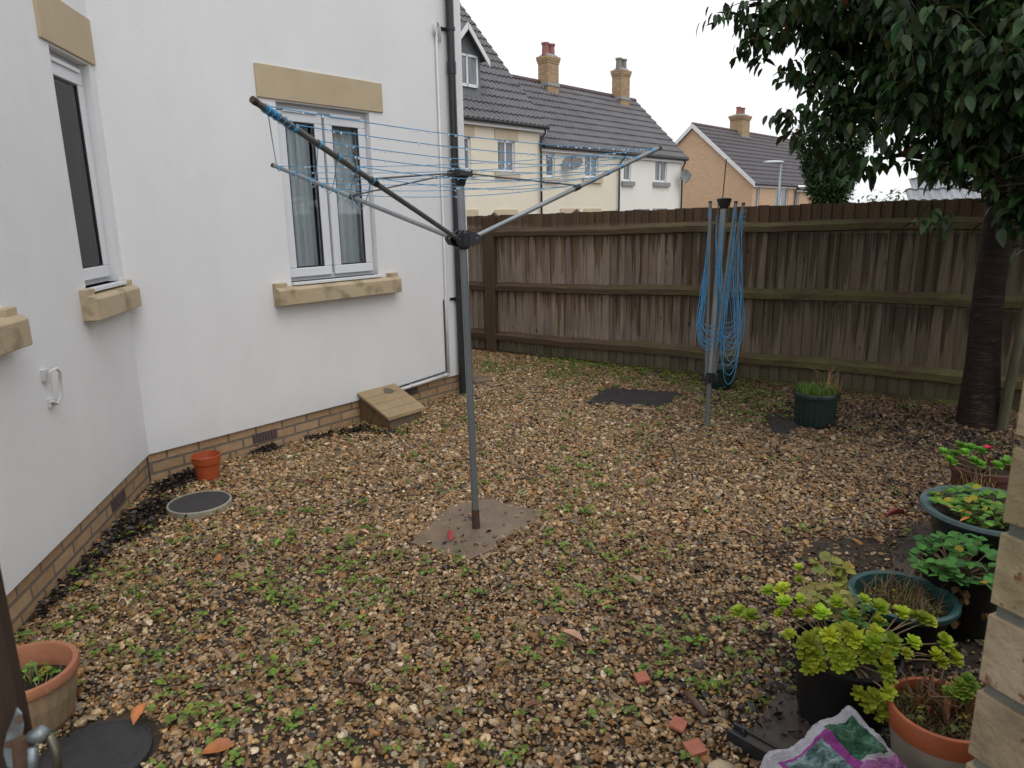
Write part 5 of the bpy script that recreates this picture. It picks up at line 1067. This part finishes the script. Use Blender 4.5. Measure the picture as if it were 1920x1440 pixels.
# crown: lumps of real volume (sight point, distance, radius)
L_ = [(1400, 10, 4.6, .22), (1450, 60, 4.6, .24), (1420, 90, 4.7, .12), (1500, 20, 4.7, .36), (1570, 60, 4.8, .42), (1530, 150, 4.8, .26), (1480, 130, 4.8, .12), (1600, 160, 4.7, .36), (1520, 220, 4.7, .20), (1570, 240, 4.6, .22), (1510, 265, 4.7, .10), (1620, 200, 4.6, .20),
      (1590, 300, 4.5, .13), (1620, 300, 4.4, .10), (1700, 100, 4.6, .5), (1800, 60, 4.8, .6), (1900, 120, 4.6, .6), (1700, 190, 4.3, .26), (1745, 240, 4.3, .20), (1710, 285, 4.2, .10), (1745, 300, 4.1, .15), (1800, 220, 4.3, .42), (1900, 240, 4.4, .5), (1850, 290, 4.2, .24), (1770, 312, 4.1, .07), (1845, 365, 4.1, .12), (1900, 350, 4.2, .3),
      (1755, 405, 4.0, .085), (1870, 420, 4.0, .16), (1905, 400, 4.1, .2), (1650, 30, 4.8, .5), (1740, -20, 4.6, .5), (1640, -80, 4.8, .6), (1520, -80, 4.8, .5), (1850, -80, 4.6, .8), (1435, 200, 4.7, .045), (1468, 215, 4.7, .07), (1800, -150, 3.9, .6), (1960, 50, 4.0, .6), (2050, 250, 4.2, .6), (1980, 400, 4.2, .3), (1720, 160, 3.9, .2), (1850, 150, 3.8, .3),
      (1760, 60, 3.8, .3), (1560, 300, 4.6, .10), (2150, 50, 4.8, .9), (1950, -200, 4.8, 1.), (2000, 150, 5.6, .8), (1850, 50, 5.8, .7), (1700, 0, 5.8, .6)]
CP_, CD = [], []
for (px, py, d_, r_) in L_:
    d_ = d_ + (dT - 4.9) * .0 + 1.0; c0 = atd(px, py, d_); r_ = r_ * d_ / 5.0 * .88; n = max(3, int((62 if px < 1660 else 90) * r_ ** 2.1 * 4.5))
    for _ in range(n):
        q = rng.normal(0, 1, 3); q = q / np.linalg.norm(q) * r_ * rng.random() ** .45; p = c0 + q * np.array([1, 1.1, .92])
        if mnoise.noise(Vector(p) * 3.1) < -.24: continue
        CP_.append(p)
CP_ = np.array(CP_); NL = 8
pp = np.repeat(CP_, NL, 0) + rng.normal(0, .028, (len(CP_) * NL, 3)); th = rng.uniform(0, 2 * np.pi, len(pp)); dn_ = np.where(rng.random(len(pp)) < .25, rng.uniform(-.3, .6, len(pp)), rng.uniform(.5, 2.2, len(pp)))
dd = np.column_stack([np.cos(th), np.sin(th), -dn_]); pp = pp + dd * np.array([.03, .03, 0])
cc = jit((.034, .068, .021), len(pp), .6, .25); y_ = rng.random(len(pp)); cc[y_ < .07] = jit((.07, .08, .022), int((y_ < .07).sum()), .4); cc[y_ > .9955] = jit((.32, .06, .02), int((y_ > .9955).sum()), .3)
leaves('crown', pp, dd, rng.uniform(.065, .125, len(pp)), cc, mat('cherry_leaf', (1, 1, 1), (.7, .75, .7), 25, .45, .2, 60, vcol=True, trans=.12, spec=.3), TREE)
b_ = MB(); sel = rng.choice(len(CP_), min(420, len(CP_)), replace=False)
ends = [np.array(p) for l, r_ in limbs for p in l]
for i in sel:
    p = CP_[i]; j = min(range(len(ends)), key=lambda k: np.linalg.norm(ends[k] - p)); q = ends[j]; dv = q - p; L = np.linalg.norm(dv)
    q = p + dv * min(1, .45 / max(L, .01)); b_.tube([p, (p + q) / 2 + np.array([0, 0, .03]), q], [.0022, .003, .0045], 4, cap=False)
b_.build('twigs', M['twig'], TREE)['kind'] = 'stuff'
# stake beside the trunk
a = gp(1876, 806); c_ = atd(1928, 560, math.hypot(a[0], a[1]) - .05); b_ = MB(); b_.tube([a - np.array([0, 0, .05]), a, (a + c_) / 2, c_], [.042, .041, .034, .03], 12); 
setp(b_.build('tree_stake', mat('green_stained_wood', (.10, .095, .045), (.05, .045, .028), 9, .8, .4, 60, stretch=(3, 3, .6)), origin=(a[0], a[1], 0), smooth=True), 'greenish round wooden stake leaning beside the cherry trunk', 'stake')

# ================================================================== TREES BEYOND THE FENCE
def bgtree(c0, lumps, n, size, base, name, label, trunkpts, tw_=.12):
    root = thing(name, tuple(c0), label, 'tree'); P = []
    for (p, r_, dn2) in lumps:
        for _ in range(int(n * dn2)):
            q = rng.normal(0, 1, 3); q = q / np.linalg.norm(q) * rng.random() ** .5; P.append(np.array(p) + q * np.array(r_))
    P = np.array(P); D = rng.normal(0, 1, P.shape); D[:, 2] += .2; leaves('crown', P, D, rng.uniform(.6, 1.3, len(P)) * size, jit(base, len(P), .45, .15), M['leafgreen'], root)
    b_ = MB()
    for pts in trunkpts: b_.tube(pts, [tw_ * .6 ** i for i in range(len(pts))], 8)
    b_.build('trunk', M['twig'], root); return root
D_ = 17.; c0 = atd(1556, 378, D_); B0 = np.array([c0[0], c0[1], gz(c0[0], c0[1])]); lum = []; tr = []
for (x, y, rx, rz, dn2) in ((1556, 385, .38, .7, 1.1), (1556, 350, .5, .55, 1.2), (1535, 320, .28, .5, .6), (1580, 325, .32, .5, .7), (1555, 315, .22, .5, .35), (1515, 290, .14, .6, .30), (1540, 280, .10, .6, .22), (1565, 275, .10, .6, .22), (1590, 290, .16, .5, .3), (1608, 270, .18, .5, .28), (1500, 262, .10, .4, .16), (1528, 240, .09, .5, .16), (1560, 230, .09, .5, .16), (1585, 240, .1, .5, .16), (1622, 250, .12, .4, .16)):
    p = atd(x, y, D_); lum.append((p, (rx, rx, rz), dn2)); tr.append([B0, atd(1556, 370, D_), (atd(1556, 360, D_) + p) / 2, p])
bgtree(B0, lum, 2600, .085, (.045, .10, .035), 'upright_tree', 'upright bushy green tree above the fence right of the street lamp', tr, .09)
for i, (x, y, r_, lb) in enumerate(((1632, 368, .55, 'sparse pale green bush just showing over the fence beside the upright tree'), (1678, 362, .62, 'taller sparse pale green bush over the fence next to the tiled roof'))):
    D_ = 15. + i; p = atd(x, y + 26, D_); z = gz(p[0], p[1]); root0 = np.array([p[0], p[1], z])
    bgtree(root0, [(p + np.array([0, 0, -.25]), (r_, r_, .42), .8), (p + np.array([0, 0, -.0]), (r_ * .8, r_ * .8, .36), .18)], 900, .085, (.16, .22, .10), 'bush', lb, [[root0, p]], .05)

# ================================================================== GRAVEL (stones), weeds, litter
house2 = [K[:2] + hu[:2] * -.0, (K + hu * LW)[:2]]
def in_house(X):
    d = X - K[:2]; return ((d @ hn[:2] < .0) & (d @ hu[:2] < LW + .02) & (d @ hu[:2] > -1.0)) | ((d @ cn[:2] < .0) & (d @ cu[:2] > -.5))
def beyond(X): return ((X - FL[:2]) @ fn[:2]) < -.0
SP = np.array([p[:2] for p in SLB]); cs = SP.mean(0)
def in_poly(X, P):
    r_ = np.zeros(len(X), bool); n = len(P); j = n - 1
    for i in range(n):
        a, b2 = P[i], P[j]; cnd = ((a[1] > X[:, 1]) != (b2[1] > X[:, 1])) & (X[:, 0] < (b2[0] - a[0]) * (X[:, 1] - a[1]) / (b2[1] - a[1] + 1e-12) + a[0]); r_ ^= cnd; j = i
    return r_
covers = [(gp(373, 940, .03)[:2], .205), (gp(182, 1405, .02)[:2], .19), (P2[:2] * 0 + 99, .1)]
matp = np.array([gp(x, y)[:2] for x, y in [(1098, 756), (1240, 764), (1282, 738), (1140, 728)]]); gridp = np.array([gp(x, y)[:2] for x, y in [(1432, 778), (1452, 820), (1502, 801), (1482, 776)]])
def proj(X, z=0):
    v_ = np.column_stack([X[:, 0], X[:, 1], np.full(len(X), z - EYE)]); w_ = v_ @ _F; return 960 + FPX * (v_ @ CR) / w_, 720 - FPX * (v_ @ CU) / w_
def vnoise(X, s_, seed=0): return np.array([mnoise.noise(Vector((x * s_, y * s_, seed))) for x, y in X])
def field(n):
    X = np.column_stack([rng.uniform(-3.4, 5.6, n), rng.uniform(1.2, 10.2, n)])
    ok = ~in_house(X) & ~beyond(X) & (X[:, 0] > -.75 * X[:, 1] - .7) & (X[:, 0] < .72 * X[:, 1] + .9); X = X[ok]
    return X
N0 = 500000; X = field(N0)
far = X[:, 1] > 5.2
ok = ~in_poly(X, cs + (SP - cs) * .90) & ~in_poly(X, matp) & ~in_poly(X, gridp)
for c0, r_ in covers: ok &= np.linalg.norm(X - c0, axis=1) > r_
X = X[ok]
pxx, pyy = proj(X); bed = np.exp(-(((X[:, 0] - (1.35 + .33 * (X[:, 1] - 2.3))) / .38) ** 2)) * (X[:, 1] < 3.5) * (X[:, 0] > 1.0); bed = np.clip(np.where(X[:, 0] > 1.35 + .33 * (X[:, 1] - 2.3), (X[:, 1] < 3.5) * 1., bed), 0, 1)
X = X[rng.random(len(X)) > bed * .85]
right = 1 / (1 + np.exp(-((X[:, 0] - 1.7 - .25 * (6 - X[:, 1])) * 2.2)))     # bed side: more earth, fewer stones, tree shade put into their colour
nz1 = vnoise(X, 1.3, 2.); nz3 = vnoise(X, 4.5, 9.)
keep = rng.random(len(X)) < (1 - .42 * right * (.5 + .9 * (nz3 > -.1)) - .22 * (nz1 < -.25) - .25 * (nz3 < -.35)); X = X[keep]; right = right[keep]; nz1 = nz1[keep]; nz3 = nz3[keep]
n = len(X)
sz_ = np.clip(rng.lognormal(math.log(.0079), .36, n) * np.where(X[:, 1] < 3.4, .9, 1), .0045, .022); pal = np.array([(.44, .33, .185), (.36, .235, .10), (.29, .155, .05), (.54, .45, .31), (.64, .59, .49), (.25, .215, .155), (.11, .095, .08), (.36, .235, .13), (.19, .105, .04), (.31, .28, .22)])
pr_ = np.array([.18, .17, .13, .14, .055, .10, .05, .06, .08, .035]); pr_ /= pr_.sum(); ci = rng.choice(len(pal), n, p=pr_)
colr = pal[ci] * np.array([1.13, 1.0, .86]) * np.clip(rng.lognormal(-.36, .34, (n, 1)), .28, 1.25) * np.where(X[:, 1] < 3.6, .86, 1.)[:, None]; dirt_shade = np.clip(right * .62 + (nz3 > .25) * .12, 0, .8)[:, None]; colr = colr * (1 - dirt_shade) + np.array((.085, .055, .032)) * dirt_shade  # soil tint and painted tree shade mixed into the stone colours
scl = np.column_stack([sz_ * rng.uniform(.9, 1.55, n), sz_ * rng.uniform(.75, 1.1, n), sz_ * rng.uniform(.42, .75, n)])
zz = rng.uniform(-.002, .014, n) + .008 * nz1 - .002 * right
ons = rng.integers(0, n, 26); tt_ = rng.random((26, 2)) * 2 - 1; X[ons] = cs + tt_ * np.array([.30, .28]); zz[ons] = .022; colr[ons] *= 1.15
rot = np.column_stack([rng.normal(0, .35, n), rng.normal(0, .35, n), rng.uniform(0, 6.28, n)])
me = bpy.data.meshes.new('gravel'); me.vertices.add(n); me.vertices.foreach_set('co', np.column_stack([X, zz]).astype(np.float32).ravel())
for nm, ty, dat in (('scl', 'FLOAT_VECTOR', scl), ('rot', 'FLOAT_VECTOR', rot)):
    at = me.attributes.new(nm, ty, 'POINT'); at.data.foreach_set('vector', dat.astype(np.float32).ravel())
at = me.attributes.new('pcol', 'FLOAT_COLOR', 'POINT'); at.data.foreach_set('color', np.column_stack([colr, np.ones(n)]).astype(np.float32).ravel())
at = me.attributes.new('idx', 'INT', 'POINT'); at.data.foreach_set('value', rng.integers(0, 8, n).astype(np.int32))
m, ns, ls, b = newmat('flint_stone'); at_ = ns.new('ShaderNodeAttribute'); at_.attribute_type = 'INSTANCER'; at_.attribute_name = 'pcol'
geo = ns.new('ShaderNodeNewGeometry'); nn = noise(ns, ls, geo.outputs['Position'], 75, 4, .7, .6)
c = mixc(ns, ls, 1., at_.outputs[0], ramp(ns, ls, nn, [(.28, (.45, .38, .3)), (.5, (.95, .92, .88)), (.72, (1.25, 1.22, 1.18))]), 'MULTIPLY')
ls.new(c, b.inputs['Base Color']); ls.new(mth(ns, ls, 'MULTIPLY_ADD', nn, .5, .15), b.inputs['Roughness']); b.inputs['Specular IOR Level'].default_value = .55; bump(ns, ls, nn, b, .25, .003); M['flint'] = m
me.materials.append(m)
ng = bpy.data.node_groups.new('stones', 'GeometryNodeTree'); ng.interface.new_socket('Geometry', in_out='INPUT', socket_type='NodeSocketGeometry'); ng.interface.new_socket('Geometry', in_out='OUTPUT', socket_type='NodeSocketGeometry')
gn, gl_ = ng.nodes, ng.links; gi = gn.new('NodeGroupInput'); go = gn.new('NodeGroupOutput'); ji = gn.new('GeometryNodeGeometryToInstance')
for k in range(8):
    ic = gn.new('GeometryNodeMeshIcoSphere'); ic.inputs['Radius'].default_value = 1; ic.inputs['Subdivisions'].default_value = 3
    ps = gn.new('GeometryNodeInputPosition'); ntx = gn.new('ShaderNodeTexNoise'); ntx.noise_dimensions = '4D'; ntx.inputs['W'].default_value = k * 7.3 + 1; ntx.inputs['Scale'].default_value = .95; ntx.inputs['Detail'].default_value = 3; ntx.inputs['Roughness'].default_value = .6
    sc_ = gn.new('ShaderNodeVectorMath'); sc_.operation = 'SCALE'; mm = gn.new('ShaderNodeMath'); mm.operation = 'MULTIPLY_ADD'; mm.inputs[1].default_value = 1.7; mm.inputs[2].default_value = -.85
    gl_.new(ps.outputs[0], ntx.inputs['Vector']); gl_.new(ntx.outputs[0], mm.inputs[0]); gl_.new(ps.outputs[0], sc_.inputs[0]); gl_.new(mm.outputs[0], sc_.inputs['Scale'])
    sp_ = gn.new('GeometryNodeSetPosition'); gl_.new(ic.outputs['Mesh'], sp_.inputs['Geometry']); gl_.new(sc_.outputs[0], sp_.inputs['Offset'])
    ss_ = gn.new('GeometryNodeSetShadeSmooth'); gl_.new(sp_.outputs[0], ss_.inputs['Geometry']); sm_ = gn.new('GeometryNodeSetMaterial'); sm_.inputs['Material'].default_value = m
    gl_.new(ss_.outputs[0], sm_.inputs['Geometry']); gl_.new(sm_.outputs[0], ji.inputs[0])
def nattr(nm, ty): q = gn.new('GeometryNodeInputNamedAttribute'); q.data_type = ty; q.inputs['Name'].default_value = nm; return q.outputs['Attribute']
iop = gn.new('GeometryNodeInstanceOnPoints'); iop.inputs['Pick Instance'].default_value = True
e2r = gn.new('FunctionNodeEulerToRotation'); gl_.new(nattr('rot', 'FLOAT_VECTOR'), e2r.inputs[0])
gl_.new(gi.outputs[0], iop.inputs['Points']); gl_.new(ji.outputs[0], iop.inputs['Instance']); gl_.new(nattr('idx', 'INT'), iop.inputs['Instance Index']); gl_.new(e2r.outputs[0], iop.inputs['Rotation']); gl_.new(nattr('scl', 'FLOAT_VECTOR'), iop.inputs['Scale']); gl_.new(iop.outputs[0], go.inputs[0])
go_ = bpy.data.objects.new('gravel', me); COL.objects.link(go_); md = go_.modifiers.new('stones', 'NODES'); md.node_group = ng
setp(go_, 'loose buff and brown flint gravel covering the yard', 'gravel', kind='stuff')

# weeds: clumps of small round leaflets among the stones
Xw = field(60000); px, py = proj(Xw)
nw = vnoise(Xw, 1.1, 4.); nw2 = vnoise(Xw, 3.5, 14.)
dens = .22 + 1.1 * np.clip(nw + .05, 0, 1) + .8 * np.clip(nw2, 0, 1) * (py > 900)
dens *= np.where(py > 1180, .85, np.where(py > 1000, .62, .42)); dens *= np.where((px > 1250) & (py > 760) & (py < 1150), .28, 1)
fd_ = (Xw - FL[:2]) @ fn[:2]; dens += 2.2 * np.exp(-fd_ / .35) * (px > 1000) * (px < 1430); dens += 1.6 * np.exp(-(((px - 1390) / 60) ** 2 + ((py - 770) / 25) ** 2)) + 1.2 * np.exp(-(((px - 1150) / 80) ** 2 + ((py - 860) / 30) ** 2)) * .4
dens *= (1.0 + .5 * (px < 700) * (py > 950))
for c0, r_ in covers: dens[np.linalg.norm(Xw - c0, axis=1) < r_ + .02] = 0
dens[in_poly(Xw, cs + (SP - cs) * 1.02)] = 0; dens[in_poly(Xw, matp)] = 0
Xw = Xw[rng.random(len(Xw)) < dens * .25]; pys = proj(Xw)[1]
pp, dd, ss = [], [], []
for (x, y) in Xw:
    k = random.choice((1, 2, 3, 4, 6)); base = random.uniform(.011, .023)
    for _ in range(k):
        q = np.array([x + random.gauss(0, .022), y + random.gauss(0, .022), random.uniform(.022, .045)]); a, b2, c_ = trefoils([q], base * random.uniform(.7, 1.2)); pp.append(a); dd.append(b2 * np.array([1, 1, .6])); ss.append(c_)
pp, dd, ss = np.concatenate(pp), np.concatenate(dd), np.concatenate(ss); cw = jit((.20, .30, .06), len(pp), .4, .2); yl = rng.random(len(pp)) < .1; cw[yl] = jit((.32, .30, .05), yl.sum(), .3)
setp(leaves('weeds', pp, dd, ss, cw, M['leafgreen'], T=(RV, RF)), 'small bright green clover-like weeds growing among the gravel stones', 'weeds', kind='stuff')
# grass tufts along the fence
V = []; C = []
tufts = [gp(x, y) for x, y in ((905, 690), (915, 700), (925, 688), (940, 700), (960, 690), (1035, 705), (1050, 712), (1060, 700), (1070, 708), (1045, 692), (1160, 712), (1250, 712), (1290, 722), (1300, 735), (1320, 715), (1400, 745), (1450, 745), (1700, 765), (1560, 760), (255, 1120), (875, 745), (880, 700), (1060, 690), (990, 690), (835, 738), (845, 732), (1210, 705), (1185, 716))]
for t in tufts:
    for _ in range(45):
        p = t + np.array([random.gauss(0, .05), random.gauss(0, .05), -.01]); a = random.uniform(0, 6.28); h = random.uniform(.03, .10); o_ = np.array([math.cos(a), math.sin(a), 0]) * h * random.uniform(.3, 1); sdv = np.array([-math.sin(a), math.cos(a), 0]) * .0022
        m_ = p + o_ * .4 + np.array([0, 0, h * .6]); V.append([p - sdv, p + sdv, m_ - sdv, m_ + sdv, p + o_ + np.array([0, 0, h])]); C.append(np.array((.15, .24, .055)) * random.uniform(.6, 1.3))
setp(bulk('grass', np.array(V), [(0, 1, 3), (0, 3, 2), (2, 3, 4)], np.clip(np.array(C), 0, 1), M['grassm']), 'short tufts of rough grass growing at the foot of the fence', 'grass', kind='stuff')
# dark rotting litter against the house wall and under the tree
pts = []
def heap(A, B, wd, n, h):
    A, B = np.array(A), np.array(B)
    for _ in range(n):
        t = random.random(); p = A + (B - A) * t + rng.normal(0, 1, 2) * wd * (.4 + .8 * abs(math.sin(t * 9))); pts.append((p[0], p[1], max(.012, random.uniform(0, h) * math.exp(-np.linalg.norm(p - (A + (B - A) * t)) / wd / 1.3))))
heap(gp(225, 1015)[:2], gp(300, 945)[:2], .075, 2200, .09); heap(gp(300, 925)[:2], gp(372, 890)[:2], .055, 1300, .09); heap(gp(110, 1120)[:2], gp(215, 1015)[:2], .035, 700, .04); heap(gp(60, 1170)[:2], gp(120, 1110)[:2], .02, 150, .02)
heap(gp(482, 852)[:2], gp(520, 842)[:2], .03, 320, .07); heap(gp(580, 826)[:2], gp(690, 806)[:2], .03, 600, .06); heap(gp(700, 812)[:2], gp(760, 812)[:2], .03, 120, .02); heap(gp(300, 985)[:2], gp(330, 960)[:2], .06, 120, .03); heap(gp(1380, 760)[:2], gp(1800, 800)[:2], .30, 1300, .03); heap(gp(1720, 800)[:2], gp(1890, 850)[:2], .35, 900, .03)
heap(gp(1500, 1200)[:2], gp(1780, 1150)[:2], .3, 1500, .03); heap(gp(1300, 1290)[:2], gp(1420, 1330)[:2], .12, 260, .02); heap(gp(1600, 1330)[:2], gp(1780, 1420)[:2], .2, 500, .02); heap(gp(1700, 900)[:2], gp(1780, 1000)[:2], .2, 500, .02)
Xl = field(6500); nl = vnoise(Xl, 2.2, 33.); Xl = Xl[nl > .05]; pts += [(x, y, random.uniform(.016, .028)) for x, y in Xl]
pts = np.array(pts); k = len(pts); keep = ~in_house(pts[:, :2] - 0) & ~beyond(pts[:, :2]); pts = pts[keep]; k = len(pts)
for i in range(k):
    for A_2, B_2, w_2 in ((gp(1392, 1388), gp(1463, 1292), .30), (gp(1640, 1095), gp(1722, 975), .26)):
        u2 = (B_2 - A_2)[:2]; L2 = np.linalg.norm(u2); u2 = u2 / L2; n2 = np.array([u2[1], -u2[0]]); d2_ = pts[i, :2] - A_2[:2]
        if -.02 < d2_ @ u2 < L2 + .02 and -.02 < d2_ @ n2 < w_2 + .02: pts[i, 2] += .045
D = rng.normal(0, 1, (k, 3)) * np.array([1, 1, .45]); cl = np.array([(.018, .013, .011), (.03, .018, .012), (.05, .028, .016), (.10, .045, .02), (.012, .011, .012)])[rng.choice(5, k, p=[.34, .26, .2, .08, .12])] * rng.uniform(.6, 1.4, (k, 1))
setp(leaves('leaf_litter', pts, D, rng.uniform(.018, .045, k), cl, M['litter'], roll=rng.uniform(-1.5, 1.5, k)), 'dark rotting leaf litter heaped by the walls and scattered over the gravel', 'leaf litter', kind='stuff')
# scattered fallen leaves one can point at
cols = {'red': (.30, .035, .03), 'orange': (.48, .16, .04), 'pale pink': (.62, .36, .25), 'brown': (.20, .075, .035), 'yellow': (.55, .36, .07), 'dark red': (.16, .03, .03)}
fl_ = [(672, 998, .07, 'pale pink', 'left of the concrete slab'), (625, 1018, .06, 'dark red', 'beside the pale leaf left of the slab'), (566, 1030, .05, 'dark red', 'on gravel well left of the slab'), (843, 1014, .085, 'red', 'lying folded on the concrete slab'), (1132, 1018, .07, 'orange', 'right of the concrete slab'), (1178, 1020, .06, 'brown', 'second to the right of the slab'),
       (1095, 1205, .10, 'pale pink', 'curled on gravel in the middle foreground'), (1180, 1145, .065, 'brown', 'on gravel between the slab and the lime green plant'), (408, 1055, .07, 'orange', 'on gravel below the wall drain cover'), (250, 1360, .085, 'orange', 'lying on the lower drain cover'), (440, 1395, .10, 'orange', 'curled near the bottom edge of the gravel'),
       (1572, 955, .07, 'yellow', 'on gravel left of the faded teal planter'), (1698, 965, .11, 'red', 'long and curled beside the timber board'), (1625, 1000, .10, 'orange', 'on gravel above the teal pot'), (1602, 1062, .09, 'yellow', 'by the board near the teal pot'), (1738, 812, .07, 'yellow', 'on earth in front of the tree trunk'), (1555, 800, .06, 'orange', 'at the foot of the green grass pot'),
       (685, 1285, .08, 'brown', 'standing on gravel in the lower middle'), (530, 1262, .05, 'brown', 'on gravel low left of the middle'), (572, 900, .06, 'dark red', 'on gravel between the orange pot and the pole'), (1385, 1000, .07, 'pale pink', 'on gravel midway between slab and board'), (865, 1140, .05, 'brown', 'below the front corner of the slab'), (1405, 915, .05, 'brown', 'on gravel beyond the folded airer foot'), (1240, 855, .05, 'orange', 'on gravel in front of the rubber mat'), (1410, 715, .05, 'red', 'by the fence right of the folded airer'), (830, 855, .06, 'dark red', 'beside the airer pole in the gravel'), (735, 1210, .06, 'brown', 'among weeds in the lower middle'), (985, 1330, .06, 'brown', 'among weeds near the bottom edge'), (590, 1045, .06, 'orange', 'among weeds left of the slab')]
for i, (x, y, s_, cn_, where) in enumerate(fl_):
    q = gp(x, y, .03); a = random.uniform(0, 6.28); D = np.array([[math.cos(a), math.sin(a), random.uniform(0, .35)]])
    T_ = tmpl_leaf(.5, random.uniform(.15, .7), random.uniform(-.3, .4)); C_ = np.clip(np.array(cols[cn_])[None] * rng.uniform(.7, 1.15, (1, 1)), 0, 1)
    o = leaves('fallen_leaf', np.array([q]), D, np.array([s_]), C_, M['litter'], T=T_, roll=rng.uniform(-.5, .5, 1), origin=tuple(q)); setp(o, f'{cn_} fallen leaf {where}', 'leaf', 'fallen leaves on the gravel')
# terracotta shards, stick, stone lump
for (x, y, s_, a, lb) in ((1203, 1270, .052, .3, 'square red terracotta shard on gravel beside small white stones'), (1272, 1358, .055, 1.1, 'broken terracotta shard next to the dark stick'), (1302, 1402, .06, .4, 'terracotta shard nearest the bottom edge among weeds')):
    q = gp(x, y, .03); b_ = MB(); b_.add([q + Matrix.Rotation(a, 3, 'Z') @ Vector(p) for p in ((-.5 * s_, -.42 * s_, .0), (.45 * s_, -.5 * s_, .004), (.55 * s_, .4 * s_, .01), (-.4 * s_, .5 * s_, .006), (-.5 * s_, -.42 * s_, -.012), (.45 * s_, -.5 * s_, -.008), (.55 * s_, .4 * s_, -.002), (-.4 * s_, .5 * s_, -.006))], [(0, 1, 2, 3), (7, 6, 5, 4), (0, 4, 5, 1), (1, 5, 6, 2), (2, 6, 7, 3), (3, 7, 4, 0)])
    setp(b_.build('terracotta_shard', M['tilesh'], origin=tuple(q), bevel=.002), lb, 'shard', 'terracotta shards in the gravel')
a, c_ = gp(1285, 1298, .03), gp(1325, 1342, .03); b_ = MB(); b_.tube([a, (a + c_) / 2 + np.array([0, 0, .004]), c_], [.011, .013, .012], 10); setp(b_.build('stick', mat('wet_stick', (.12, .06, .04), (.05, .028, .02), 20, .5, .4, 90), origin=tuple(a), smooth=True), 'short wet brown stick lying on gravel near the board end', 'stick')
q = gp(1352, 1442, .02); b_ = MB(); b_.add([q + np.array(v_) * np.array([.05, .04, .022]) for v_ in IV], IF); setp(b_.build('stone_lump', M['stone'], origin=tuple(q), smooth=True), 'smooth buff stone lump at the bottom edge by the plastic channel', 'stone')
